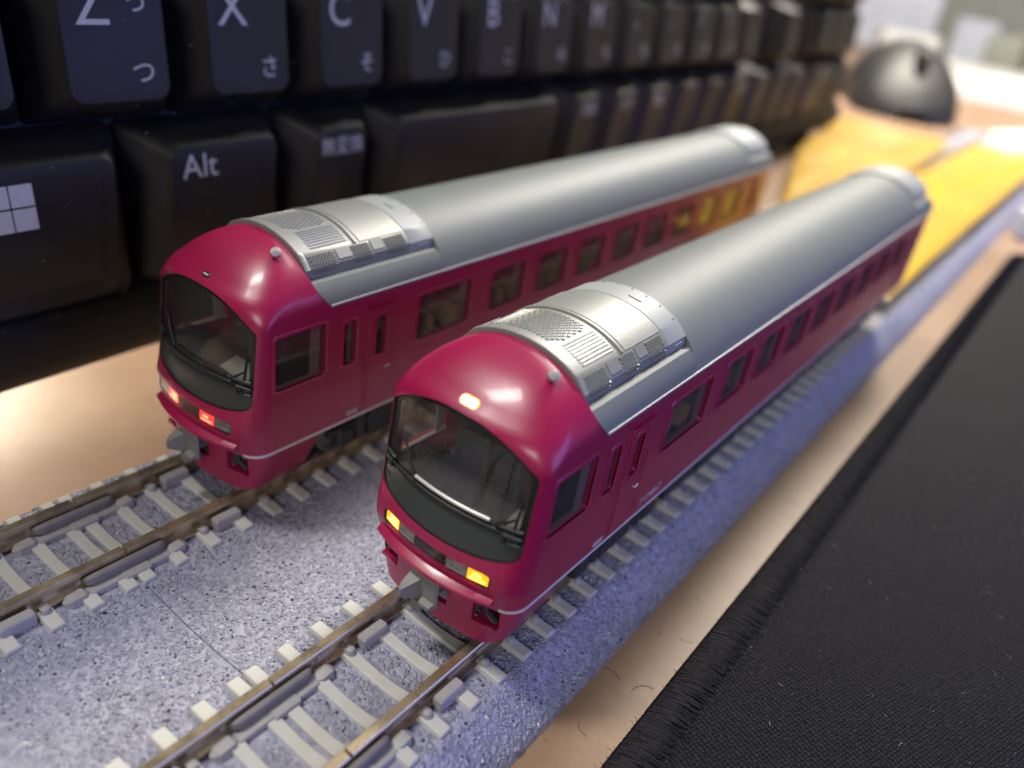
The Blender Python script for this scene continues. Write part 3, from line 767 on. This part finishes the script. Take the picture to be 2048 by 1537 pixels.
    # ---- upper head lamp
    lc = Vector((16.5, 0, 24.60)); ln = Vector((-.70, 0, .714)); lt = Vector((.714, 0, .70)); lw, lh = (1.95, 1.02) if lit else (1.25, .62)
    def lamp_ring(off, q): return [tuple(lc + ln * off + Vector((0, a, 0)) + lt * c_) for a, c_ in rrect(0, 0, lw - q, lh - q, max(.02, (lh - q) / 2 - .04), 6)]
    b = MB(); b.loft([lamp_ring(-.8, 0), lamp_ring(.02, 0), lamp_ring(.07, .16), lamp_ring(.05, .34)]); tl = P(b, 'top_lamp', 'amberrim' if lit else 'black', ang=50)
    b = MB(); b.loft([lamp_ring(.0, .30), lamp_ring(.06, .32), lamp_ring(.09, .44)] if lit else [lamp_ring(.0, .40), lamp_ring(.10, .42)]); P(b, 'top_lamp_lens', 'whitehot' if lit else 'bright', tl, ang=50)
    # ---- side windows with their frames; doors
    for k, xa, xb, za, zb, r in WINDOWS:
        for s in (-1, 1):
            y = s * (HW - .34); b = MB(); pts = rrect((xa + xb) / 2, (za + zb) / 2, xb - xa + .1, zb - za + .1, r)
            b.loft([[(x, y + s * o, z) for x, z in pts] for o in (0, .1)])
            wn = P(b, 'window', 'glass', ang=30)
            P(ring_frame(xa, xb, za, zb, r, .42, s * (HW - .0), .10), 'window_frame', 'crimson', wn, ang=40)
            if k in ('cab', 'small', 'lounge', 'seat'):
                b = MB(); b.box(xb - (1.55 if xb - xa > 3 else .75), xb - .35, y - s * .22 - .08, y - s * .22 + .08, za, zb); P(b, 'window_post', 'postgrey', wn, ang=30)
                b = MB(); b.box(xa, xb, min(y - s * .5, y - s * .02), max(y - s * .5, y - s * .02), za - .08, za + .10); P(b, 'window_glint', 'console', wn, ang=30)  # pale strip stands in for the reflection along the lower window edge
    for dx in (30.75, 140.1):
        for s in (-1, 1):
            x0, x1, z0, z1 = dx, dx + 3.85, 7.35, 20.25; yy = s * HW
            n = 4; outl = rrect((x0 + x1) / 2, (z0 + z1) / 2, x1 - x0, z1 - z0, .25); inn = rrect(dx + 1.95, 16.65, 1.6 + .9, 4.9 + .9, .6)
            N = len(outl); b = MB(); V = [(x, yy - s * .1, z) for x, z in outl] + [(x, yy + s * .07, z) for x, z in rrect((x0 + x1) / 2, (z0 + z1) / 2, x1 - x0 - .12, z1 - z0 - .12, .2)] + [(x, yy + s * .07, z) for x, z in inn] + [(x, yy - s * .1, z) for x, z in inn]
            b.raw(V, [(q * N + j, q * N + (j + 1) % N, (q + 1) * N + (j + 1) % N, (q + 1) * N + j) for q in range(3) for j in range(N)])
            dr = P(b, 'door', 'crimson', ang=30)
            b = MB(); b.tube([(x1 - .95, yy + s * .05, 12.3), (x1 - .95, yy + s * .32, 12.3), (x1 - .35, yy + s * .32, 12.45)], .10, 6); P(b, 'door_handle', 'bright', dr)
            for gx, za, zb in ((x0 - .28, 8.0, 15.6), (x1 + .30, 8.6, 16.2)):
                b = MB(); b.tube([(gx, yy, za), (gx, yy + s * .22, za + .15), (gx, yy + s * .22, zb - .15), (gx, yy, zb)], .055, 5); P(b, 'grab_rail', 'crimson', dr)
            b = MB(); b.box(x0 - .2, x1 + .2, min(yy, yy + s * .22), max(yy, yy + s * .22), 20.35, 20.5); P(b, 'door_drip_rail', 'crimson', dr)
    # small prints on the side
    for s, txt, x, z, sz in ((-1, number, 39.3, 8.3, 1.15), (-1, "", 0, 0, 0)):
        if not txt: continue
        o = put('car_number', text_mesh(txt, sz, .01), 'white', car)
        o.matrix_local = Matrix.Translation(Vector((x, -HW - .005, z)) * MM) @ Matrix.Rotation(pi / 2, 4, 'X')
    b = MB()
    for q in range(5): b.box(28.0 + q * .34, 28.0 + q * .34 + (.2 if q % 2 else .27), -HW - .02, -HW + .1, 7.45, 7.72)
    b.box(28.0, 29.7, -HW - .02, -HW + .1, 7.9, 7.98); P(b, 'small_print', 'white', ang=None)
    # ---- roof
    rf = put('roof', ROOF, 'roof', car)
    for s in (-1, 1):
        b = MB(); b.rbox(25.0, X_END - .1, min(s * 9.02, s * 9.27), max(s * 9.02, s * 9.27), 22.26, 22.52, .06); P(b, 'rain_gutter', 'hoodgrey', rf, ang=30)
    hb = P(band(23.45, 38.7, .28), 'roof_hood', 'silver', ang=28)
    P(band(23.40, 24.05, .46, 6.98), 'front_lip', 'silver', hb, ang=28)
    b = MB(); b.loft([[(x, y, z) for y, z in arc(5.5, -5.5, 26, o) + [(-5.4, 26.2), (5.4, 26.2)]] for x, o in ((30.95, .3), (31.05, .48), (31.35, .48), (31.45, .3))]); P(b, 'arch_rib', 'silver', hb, ang=40)
    b = MB(); b.loft([[(x, y, z) for y, z in arc(5.5, -5.5, 26, o) + [(-5.4, 26.0), (5.4, 26.0)]] for x, o in ((31.75, .28), (31.8, .36), (38.35, .36), (38.4, .28))]); P(b, 'brushed_panel', 'silver', hb, ang=28)
    put('grille_mesh', HOOD_BUMPS, None, hb, kind='stuff'); put('side_mesh', SIDE_BUMPS, None, hb, kind='stuff')
    for s in (-1, 1):
        for q in range(8):
            y = s * (2.55 + q * .34); b = MB(); n = roof_n(y); t = Vector((0, n.z, -n.y)); rings = []
            for x in (25.3, 25.4, 30.3, 30.4):
                h = .04 if x in (25.3, 30.4) else .11
                c = Vector(roof_p(x, y, .26)); rings.append([tuple(c + t * -.17), tuple(c + n * h + t * -.09), tuple(c + n * h * .8 + t * .09), tuple(c + t * .17)])
            b.loft(rings); P(b, 'louvre', 'silver', hb, ang=20)
        for xa, xb in ((28.1, 30.0), (33.1, 34.8)):
            b = MB(); b.loft([[(x, s * y, z) for y, z in ((5.82, 26.97), (6.70, 26.16), (6.55, 25.9), (5.6, 26.6))] for x in (xa, xb)]); P(b, 'side_cover', 'silver', hb, ang=30)
    hr = P(band(38.72, 42.55, .30, 6.94), 'rear_hood', 'hoodgrey', ang=28)
    for i in range(7):
        y = -5.1 + i * 1.7; c = Vector(roof_p(42.1, y, .3)); n = roof_n(y); b = MB(); b.tube([tuple(c - n * .1), tuple(c + n * .10)], .10, 6); P(b, 'bolt', 'hoodgrey', hr)
    for y in (-1.2,):
        b = MB(); t = []
        for yy in np.linspace(-2.0, -.6, 5): t.append(yy)
        b.loft([[roof_p(x, yy, .05)] + [roof_p(x, yy, .17)] + [roof_p(x, yy + .0, .17), roof_p(x, yy, .05)] for x, yy in ((40.2, -.6), (40.2, -2.0))]) if False else None
        rings = [[roof_p(40.25, yy, .22), roof_p(40.25, yy, .40), roof_p(40.55, yy, .40), roof_p(40.55, yy, .22)] for yy in t]
        b.loft(rings); P(b, 'tread_strip', 'hoodgrey', hr)
    for s in (-1, 1):
        b = MB(); b.box(39.9, 41.6, min(s * 6.85, s * 7.05), max(s * 6.85, s * 7.05), 25.25, 25.5); P(b, 'latch', 'hoodgrey', hr)
    P(band(138.2, X_END - .5, .34, 6.9), 'rear_hood', 'hoodgrey', ang=28)
    # horn on the cab roof
    hx, hy = 21.6, -4.3; hz = 26.9; n = Vector((-.35, -.5, .8)).normalized(); c = Vector((hx, hy, hz))
    b = MB(); b.tube([tuple(c + n * q) for q in (-.6, .55, .62, .72, 1.05, 1.18)], [.30, .30, .46, .56, .54, .30], 12); P(b, 'horn', 'hornwhite', ang=50)
    # ---- coupler
    b = MB(); b.rbox(13.4, 18.0, -.85, .85, 4.7, 6.3, .15); cp = P(b, 'coupler', 'couplergrey', ang=30)
    b = MB(); b.rbox(13.5, 15.4, -1.25, 1.25, 4.9, 6.75, .15); b.rbox(13.25, 13.75, -1.75, 1.75, 3.85, 7.15, .18); P(b, 'coupler_head', 'couplergrey', cp, ang=30)
    b = MB(); b.loft([[(13.3, 1.65, 4.1), (13.3, .15, 4.1), (13.3, .15, 6.6), (13.3, 1.65, 6.6)], [(12.1, 1.6, 4.5), (12.1, .8, 4.5), (12.1, .8, 6.0), (12.1, 1.6, 6.0)], [(11.6, 1.5, 4.7), (11.6, 1.15, 4.7), (11.6, 1.15, 5.6), (11.6, 1.5, 5.6)]]); P(b, 'coupler_nose', 'couplergrey', cp, ang=30)
    b = MB(); b.loft([[(13.28, -1.6, 4.0), (13.28, -.1, 4.0), (13.28, -.1, 4.6), (13.28, -1.6, 4.6)], [(12.6, -1.5, 4.05), (12.6, -.2, 4.05), (12.6, -.2, 4.4), (12.6, -1.5, 4.4)]])
    b.rbox(12.9, 13.7, -.2, 1.1, 2.7, 3.9, .15); P(b, 'coupler_lip', 'couplergrey', cp, ang=30)
    # ---- interior
    b = MB(); b.box(17, 148.6, -8.1, 8.1, 8.2, 9.2); P(b, 'floor_pan', 'interior', ang=30)
    b = MB(); b.box(26.0, 26.5, -8.1, 8.1, 9.25, 22.2); P(b, 'cab_bulkhead', 'cabdark', ang=30)
    b = MB(); b.loft([[(x, y, z) for x, z in ((15.9, 9.3), (20.2, 9.3), (20.2, 14.6), (18.8, 15.2), (16.1, 14.5))] for y in (-7.6, 7.6)]); dd = P(b, 'driving_desk', 'cabdark', ang=30)
    b = MB(); b.loft([[(16.5, y, 14.72), (18.7, y, 15.28), (18.7, y, 15.16), (16.5, y, 14.6)] for y in ((-7.0, -1.6) if not lit else (-6.8, -5.4))]); P(b, 'desk_lit_patch', 'console', dd, ang=30)  # pale patch painted where the desk top catches light
    b = MB()
    for s in (-1, 1): b.rbox(23.0, 24.0, s * 3.6 - 1.6, s * 3.6 + 1.6, 9.3, 16.6, .3)
    P(b, 'cab_seat', 'cabdark')
    for i in range(22):
        x = 38 + i * 4.8
        for s in (-1, 1):
            b = MB(); b.rbox(x, x + .9, min(s * 1.6, s * 7.6), max(s * 1.6, s * 7.6), 9.25, 15.6, .25); b.rbox(x - 2.2, x, min(s * 1.6, s * 7.6), max(s * 1.6, s * 7.6), 9.25, 11.8, .25); P(b, 'seat', 'seat')
    # ---- running gear
    for bx in (36.5, 127.0):
        b = MB(); b.box(bx - 9, bx + 9, -5.2, 5.2, 4.4, 6.4); bo = P(b, 'bogie', 'darkgrey', ang=30)
        for s in (-1, 1):
            b = MB(); y0, y1 = sorted((s * 6.4, s * 7.5))
            b.rbox(bx - 9.5, bx + 9.5, y0, y1, 3.6, 4.7, .15); b.rbox(bx - 3.2, bx + 3.2, y0, s * 7.7 if s > 0 else y1, 1.6, 5.4, .2) if s > 0 else b.rbox(bx - 3.2, bx + 3.2, s * 7.7, y1, 1.6, 5.4, .2)
            for ax in (bx - 7, bx + 7): b.rbox(ax - 1.3, ax + 1.3, min(s * 6.3, s * 7.9), max(s * 6.3, s * 7.9), 1.9, 4.2, .3)
            P(b, 'side_frame', 'darkgrey', bo, ang=30)
            for q in (-4.6, 4.6):
                for z in range(4):
                    pass
                b = MB(); b.tube([(bx + q, s * 7.2, 2.4), (bx + q, s * 7.2, 5.6)], .8, 10); P(b, 'spring', 'darkgrey', bo)
        for ax in (bx - 7, bx + 7):
            for s in (-1, 1): P(wheel_lathe(ax, s * 4.7, 2.9, s), 'wheel', 'wheel', bo, ang=40)
    for i, (xa, xb, zz) in enumerate(((48, 56, 1.9), (57, 70, 1.6), (71.5, 78, 2.2), (79, 93, 1.7), (95, 103, 2.1), (104, 114, 1.8))):
        b = MB(); b.rbox(xa, xb, -7.7, 7.7, zz, 6.5, .2); P(b, 'equipment_box', 'darkgrey', ang=30)
    return car
railcar(0.0, 0.0, 'crimson model railcar with grey roof, amber head lamps and roof lamp lit', True, "クロ484-7")
railcar(-2.55, SP, 'crimson model railcar with grey roof, red tail lamps lit, beside the keyboard', False, "")

# ------------------------------------------------------------------ the keyboard, standing on edge behind the track
YAW = 0.0369; TH = math.radians(85)
DX = Vector((math.cos(YAW), math.sin(YAW), 0)); DN = Vector((math.sin(YAW) * math.cos(TH), -math.cos(YAW) * math.cos(TH), -math.sin(TH))); NN = DX.cross(-DN).normalized()
if NN.y > 0: NN = -NN
K0 = Vector((26.18, 62.79, 37.3))
kb = thing('keyboard', 'black computer keyboard with Japanese legends standing on its edge behind the track', 'keyboard', (K0 + DN * 39).to_tuple())
kb.location = Vector((150, 66.5, DESK)) * MM
def K(u, v, n): return tuple(K0 + DX * u + DN * v + NN * n - Vector((150, 66.5, DESK)))
b = MB()
sec = [(-96, -7.2), (26.5, -7.2), (28.2, -5.2), (29.2, -4.4), (31.5, -4.0), (35.5, -4.4), (37.8, -5.6), (38.9, -7.6), (39.2, -10), (39.0, -19), (37.5, -21), (-96, -21)]
b.loft([[K(u, v, n) for v, n in sec] for u in (-108, 352)])
kbody = b.build('case', 'kbbody', kb, smooth=40)
b = MB()
for ua, ub in ((-96, -84), (300, 330)):
    o = [K(u, v, n) for u, v, n in ((ua, 38.9, -10), (ub, 38.9, -10), (ub, 38.9, -18), (ua, 38.9, -18))]
    b.loft([o, [(x, y, 0.0) for x, y, z in o]])
b.build('foot', 'kbbody', kb, smooth=30)

def key(u0, u1, v0, v1, fu0, fu1, fv0, fv1, convex=False, top=0.0):
    """u0..v1: footprint, f*: face rectangle"""
    b = MB(); rings = []
    def ring(a0, a1, c0, c1, r, n):
        return [K(u, v, n - (((v - c0) / (c1 - c0)) ** 3 * 3.2 if convex else 0) * (1 if n > -1.5 else 0)) for u, v in rrect((a0 + a1) / 2, (c0 + c1) / 2, a1 - a0, c1 - c0, r, 5)]
    rings.append(ring(u0, u1, v0, v1, 1.0, -7.4))
    rings.append(ring(u0 + .15, u1 - .15, v0 + .15, v1 - .15, 1.2, -6.2))
    L = lambda a, c, t: a + (c - a) * t
    rings.append(ring(L(u0, fu0, .55), L(u1, fu1, .55), L(v0, fv0, .55), L(v1, fv1, .55), 1.6, -3.2))
    rings.append(ring(L(u0, fu0, .90), L(u1, fu1, .90), L(v0, fv0, .90), L(v1, fv1, .90), 1.7, -.75))
    rings.append(ring(L(u0, fu0, .965), L(u1, fu1, .965), L(v0, fv0, .965), L(v1, fv1, .965), 1.7, -.30))
    rings.append(ring(fu0, fu1, fv0, fv1, 1.7, -.04))
    rings.append(ring(fu0 + .5, fu1 - .5, fv0 + .5, fv1 - .5, 1.5, 0.0))
    rings.append(ring(fu0 + 2, fu1 - 2, fv0 + 2, fv1 - 2, 1.3, -.03))
    b.loft(rings); return b.build('key', 'keycap', kb, smooth=50)
def legend(parent, body, u, v, size, n=0.01, sx=1.0):
    me = text_mesh(body, size, .02); o = put('legend', me, 'legend', parent)
    M = Matrix((DX * sx, -DN, NN)).transposed().to_4x4(); M.translation = Vector(K(u, v, n)) * MM
    o.matrix_local = M; return o
# bottom-letter row: shift, Z ... right shift
zrow = [(-3.0 + 19.05 * i, c, k) for i, (c, k) in enumerate((('Z', 'つ'), ('X', 'さ'), ('C', 'そ'), ('V', 'ひ'), ('B', 'こ'), ('N', 'み'), ('M', 'も'), (',', 'ね'), ('.', 'る'), ('/', 'め'), ('\\', 'ろ')))]
for cu, c, k in zrow:
    q = key(cu - 9.3, cu + 9.3, -12.7, 6.25, cu - 6.3, cu + 6.3, -10.2, 3.1)
    legend(q, c, cu - 2.6, -7.4, 6.6); legend(q, k, cu + 3.0, .05, 3.2)
    if c == 'Z': legend(q, 'っ', cu + 2.9, -7.9, 3.2)
key(-62, -12.5, -12.7, 6.0, -59, -15.6, -10.2, 3.1)
key(197.2, 215.5, -12.7, 6.0, 200, 212.6, -10.2, 3.1)
for cu in (246.0,) + tuple(287.5 + 19.05 * i for i in range(3)): key(cu - 9.3, cu + 9.3, -12.7, 6.25, cu - 6.3, cu + 6.3, -10.2, 3.1)
# home row
for i in range(13):
    cu = -12.5 + 19.05 * i
    if cu < 215: key(cu - 9.3, cu + 9.3, -31.8, -13.1, cu - 6.3, cu + 6.3, -29.3, -16.0)
key(-62, -22, -31.8, -13.1, -59, -25, -29.3, -16.0)
for i in range(3): cu = 287.5 + 19.05 * i; key(cu - 9.3, cu + 9.3, -31.8, -13.1, cu - 6.3, cu + 6.3, -29.3, -16.0)
# space-bar row (tall faces rolled forward at the lower edge)
brow = [(-51.5, -26.8, None), (-26.5, -1.6, 'win'), (-1.4, 23.4, 'Alt'), (23.6, 42.0, '無変換'), (42.2, 100.2, None), (100.4, 118.8, '変換'), (119, 137.4, 'カナ'), (137.6, 157, 'Alt'), (157.2, 175.6, None), (175.8, 194.2, None), (194.4, 215.5, 'Ctrl')]
brow += [(217.5 + 19.05 * i, 236 + 19.05 * i, None) for i in range(3)] + [(278.2, 315.6, '0'), (316.0, 334.8, None)]
for a, c, lg in brow:
    ml = 3.9 if c - a > 20 else 4.2
    q = key(a, c, 6.35, 28.2, a + ml, c - ml, 9.3, 27.6, convex=True)
    if lg == 'Alt': legend(q, 'Alt', a + 7.9, 12.1, 4.5)
    elif lg == '無変換': legend(q, lg, a + 9.0, 12.2, 3.0)
    elif lg == 'win':
        for i, (ua, va) in enumerate(((0, 0), (1, 0), (0, 1), (1, 1))):
            mb = MB(); u0 = -20.9 + ua * 2.75; v0 = 11.15 + va * 2.75
            mb.loft([[K(u0 + x, v0 + y, n) for x, y in ((0, 0), (2.55, 0), (2.55, 2.5), (0, 2.5))] for n in (-.2, .02)]); mb.build('logo_pane', 'legend', q, smooth=None)
    elif lg: legend(q, lg, (a + c) / 2, 12.2, 3.2)

def key_dust():
    b = MB(); r = random.Random(41)
    for i in range(260):
        u = r.uniform(-32, 70); v = r.uniform(-13, 30); n = r.choice((.02, .02, -4.0, -7.0)); sz = r.uniform(.03, .07); c = Vector(K(u, v, n))
        b.raw([tuple(c + (DX * x + DN * y) * sz + NN * z * sz) for x, y, z in ((-1, -.6, 0), (1, -.5, 0), (.8, .7, 0), (-.7, .8, 0), (0, 0, .9))], [(0, 1, 4), (1, 2, 4), (2, 3, 4), (3, 0, 4), (3, 2, 1, 0)])
    b.build('key_dust', 'dust', kb, smooth=None, kind='stuff')
key_dust()

# ------------------------------------------------------------------ mouse pad with overlocked edge
pad = thing('mouse_pad', 'black woven cloth mouse pad with a thick stitched edge beside the track', 'mouse pad', (60, -120, DESK))
po = Vector((-60, 120, -DESK))
PX0, PX1, PY1, PT = -180.0, 256.0, -20.6, -4.0
b = MB(); rings = []
for z, ins in ((DESK + .05, .3), (DESK + .8, 0), (PT - .6, 0), (PT - .15, .25), (PT, .8)):
    rings.append([(x + po.x, y + po.y, z + po.z) for x, y in rrect((PX0 + PX1) / 2, (PY1 - 320) / 2, PX1 - PX0 - 2 * ins - 1.0, 320 + PY1 - 2 * ins - 1.0, 9.0, 8)])
b.loft(rings); b.build('cloth_slab', 'cloth', pad, smooth=40)
def stitches():
    b = MB(); r = random.Random(3)
    def wrap(px, py, nx, ny, w):
        """one thread bundle over the edge at (px, py) with outward direction n"""
        tx, ty = -ny, nx
        for k in range(4):
            j = -.27 + .18 * k + r.uniform(-.06, .06); s = .5 + r.uniform(-.22, .22); pts = []
            for o, z in ((.10, DESK + .35), (.55, DESK + 1.0), (.55, PT - .5), (.1, PT + .18), (-.9, PT + .42), (-2.2, PT + .36), (-3.4 + r.uniform(-.3, .3), PT + .05)):
                g = j + s * (o + 1) * .5
                pts.append((px + nx * o + tx * (g + r.uniform(-.05, .05)) + po.x, py + ny * o + ty * (g + r.uniform(-.05, .05)) + po.y, z + r.uniform(-.05, .05) + po.z))
            b.tube(pts, [.09, .12, .12, .13, .13, .12, .07], 5)
    x = -20.0
    while x < PX1 - 9: wrap(x, PY1, 0, 1, 1); x += .72
    for i in range(20):
        a = pi / 2 * i / 20; wrap(PX1 - 9 + 9 * math.sin(a), PY1 - 9 + 9 * math.cos(a), math.sin(a), math.cos(a), 1)
    y = PY1 - 9
    while y > -110: wrap(PX1, y, 1, 0, 1); y -= .8
    return b
stitches().build('stitched_edge', 'thread', pad, smooth=60, kind='stuff')
def fuzz():
    b = MB(); r = random.Random(11)
    for i in range(3200):
        x = r.uniform(-12, 110); o = r.uniform(-4.2, .6); z = PT + (.35 if o < 0 else -.4) + r.uniform(0, .25)
        L = r.uniform(.2, .7); a = r.uniform(0, 2 * pi); c = (x, PY1 + o, z); e = (x + L * math.cos(a), PY1 + o + L * math.sin(a), z + r.uniform(-.1, .35))
        mid = tuple((p + q) / 2 + r.uniform(-.15, .15) for p, q in zip(c, e))
        b.tube([(p[0] + po.x, p[1] + po.y, p[2] + po.z) for p in (c, mid, e)], .022, 3, cap=False)
    return b
fuzz().build('edge_fuzz', 'thread', pad, smooth=None, kind='stuff')
def lint():
    b = MB(); r = random.Random(23)
    for i in range(420):                                    # bright flecks and short fibres lying on the cloth
        x = r.uniform(0, 110); y = r.uniform(-75, -23); s = r.uniform(.025, .06); c = Vector((x, y, PT + .03)) + po
        if r.random() < .82: b.raw([tuple(c + Vector(q) * s) for q in ((-1, -.6, 0), (1, -.5, 0), (.8, .7, 0), (-.7, .8, 0), (0, 0, .9))], [(0, 1, 4), (1, 2, 4), (2, 3, 4), (3, 0, 4), (3, 2, 1, 0)])
        else:
            a = r.uniform(0, 2 * pi); L = r.uniform(.3, .9); b.tube([tuple(c), tuple(c + Vector((math.cos(a) * L / 2 + r.uniform(-.1, .1), math.sin(a) * L / 2, .05))), tuple(c + Vector((math.cos(a + .5) * L, math.sin(a + .5) * L, 0)))], .018, 3)
    return b
lint().build('lint', 'dust', pad, smooth=None, kind='stuff')
def desk_dust():
    b = MB(); r = random.Random(31); h = MB()
    for i in range(90):
        x = r.uniform(5, 130); y = r.uniform(-20, -13.6); c = Vector((x, y, DESK + .02)); s = r.uniform(.04, .10)
        b.raw([tuple(c + Vector(q) * s) for q in ((-1, -.6, 0), (1, -.5, 0), (.8, .7, 0), (-.7, .8, 0), (0, 0, .9))], [(0, 1, 4), (1, 2, 4), (2, 3, 4), (3, 0, 4), (3, 2, 1, 0)])
    for i in range(12):
        x = r.uniform(12, 110); y = r.uniform(-20, -14); a = r.uniform(0, 2 * pi); L = r.uniform(.8, 2.6); c = Vector((x, y, DESK + .03))
        h.tube([tuple(c + Vector((math.cos(a + t * .8) * L * t, math.sin(a + t * .8) * L * t, 0))) for t in (0, .25, .5, .75, 1)], .022, 3)
    o = b.build('desk_dust', 'dust', smooth=None, kind='stuff', label='pale dust specks lying on the tan desk'); o['category'] = 'dust'
    o = h.build('desk_hairs', 'thread', smooth=None, kind='stuff', label='fine dark hairs lying on the tan desk'); o['category'] = 'hair'
desk_dust()

# ------------------------------------------------------------------ things beyond the trains (far out of focus)
def pillow(name, material, poly, z0, h, label, cat, nin=5, group=None):
    """soft filled packet with the given outline"""
    cx = sum(p[0] for p in poly) / len(poly); cy = sum(p[1] for p in poly) / len(poly)
    fine = []
    for i, p in enumerate(poly):
        q = poly[(i + 1) % len(poly)]
        for k in range(8): t = k / 8; fine.append((p[0] + (q[0] - p[0]) * t, p[1] + (q[1] - p[1]) * t))
    b = MB(); rings = []
    for s, z in ((.9, z0), (.985, z0 + .15 * h), (1.0, z0 + .35 * h), (.985, z0 + .55 * h), (.93, z0 + .75 * h), (.8, z0 + .9 * h), (.5, z0 + h), (.1, z0 + h)):
        rings.append([(cx + (x - cx) * s, cy + (y - cy) * s, z + .25 * h * math.sin(x * .11 + y * .07) * (1 if s < .95 else .2)) for x, y in fine])
    b.v = []; b.f = []; b.loft(rings)
    o = b.build(name, material, smooth=60, label=label, category=cat)
    return o
pillow('yellow_packet', 'yellow', [(153, -7.4), (416, -8.0), (424, 22.5), (154, 22.5)], .02, 3.4, 'bright yellow glossy packet lying on the track behind the lit head lamp railcar', 'packet')
pillow('golden_packet', 'golden', [(168, 26.5), (318, 25.2), (398, 30), (404, 82), (290, 64), (176, 29)], .02, 3.4, 'golden yellow packet lying over the rails toward the mouse', 'packet')

# computer mouse
ms = thing('computer_mouse', 'dark grey computer mouse on the desk beyond the keyboard end', 'mouse', (545, 92, DESK))
def mouse_part(name, material, xa, xb, ya, yb, sc=1.0, parent=ms):
    b = MB(); V = []; F = []; nu, nv = 18, 16
    for i in range(nu + 1):
        u = xa + (xb - xa) * i / nu
        for j in range(nv + 1):
            a = ya + (yb - ya) * j / nv; t = u / 52.0; w = 33 * (1 - abs(t) ** 3.2) ** .5 if abs(t) < 1 else 0
            w *= (1 - .10 * math.cos(t * 3)); hh = 41 * max(0, (1 - ((t - .12) / 1.15) ** 2)) ** .75
            V.append((u * sc, w * math.cos(a) * sc, max(.2, hh * math.sin(a) ** .8 if math.sin(a) > 0 else .2) * sc))
    for i in range(nu):
        for j in range(nv): a = i * (nv + 1) + j; F.append((a, a + 1, a + nv + 2, a + nv + 1))
    b.raw(V, F); return b.build(name, material, parent, smooth=60)
mouse_part('shell', 'mouse', -51, 51, 0.0, pi)
mouse_part('left_button', 'mousedark', -50, -8, pi * .54, pi * .82, 1.012)
mouse_part('right_button', 'mousedark', -50, -8, pi * .18, pi * .46, 1.012)
b = MB(); b.tube([(-30, -3.5, 33), (-30, 3.5, 33)], 6, 14); b.build('scroll_wheel', 'mousedark', ms, smooth=40)
ms.rotation_euler = (0, 0, math.radians(25))

def slab(name, material, cx, cy, sx, sy, h, rot, label, cat, z=DESK, tilt=0.0):
    b = MB(); b.rbox(-sx / 2, sx / 2, -sy / 2, sy / 2, 0, h, min(1.0, h * .3)); o = b.build(name, material, smooth=30, label=label, category=cat)
    o.location = Vector((cx, cy, z)) * MM; o.rotation_euler = (0, tilt, math.radians(rot)); return o
slab('paper_stack', 'paper', 860, 60, 300, 210, 9, 12, 'stack of bright white paper lying on the desk behind the mouse', 'paper')
slab('paper_sheet', 'paper', 560, -22, 150, 90, 1.2, -20, 'single white paper sheet lying at the end of the track', 'paper')
slab('paper_card', 'greycard', 480, -6, 46, 60, 3.0, 14, 'grey card lying between the yellow packet and the paper sheet', 'card', z=DESK)
slab('white_bag', 'bluewhite', 1120, 252, 30, 95, 66, 8, 'pale blue white packet standing at the back beside the keyboard end', 'packet')
slab('white_bag', 'bluewhite', 1100, 150, 30, 46, 48, -10, 'small pale blue packet standing in the middle of the back row', 'packet')
slab('white_bag', 'bluewhite', 1090, 60, 34, 80, 58, 6, 'wide pale blue packet standing beside the cream box', 'packet')
slab('cream_box', 'cream', 900, -55, 60, 90, 70, 10, 'cream yellow box standing on the paper stack side', 'box')
slab('back_panel', 'greycard', 1240, 60, 12, 800, 420, 0, 'grey green panel closing the back of the desk', 'panel')
slab('bottle_cap', 'bluewhite', 292, -20, 10, 10, 9, 20, 'small pale blue cap lying beyond the mouse pad corner', 'cap')
slab('tissue_box', 'paper', 1010, 205, 40, 60, 26, 25, 'low white box lying in front of the pale packet beside the keyboard end', 'box')
slab('small_carton', 'greycard', 1045, 108, 26, 40, 40, -18, 'small grey carton standing between two pale blue packets', 'carton')
slab('folded_paper', 'paper', 760, 20, 120, 60, 5, 40, 'folded white paper lying across the paper stack edge', 'paper', z=DESK + 9.1)
slab('green_carton', 'greengold', 1060, 0, 30, 52, 50, 12, 'olive green carton standing near the cream box', 'carton')
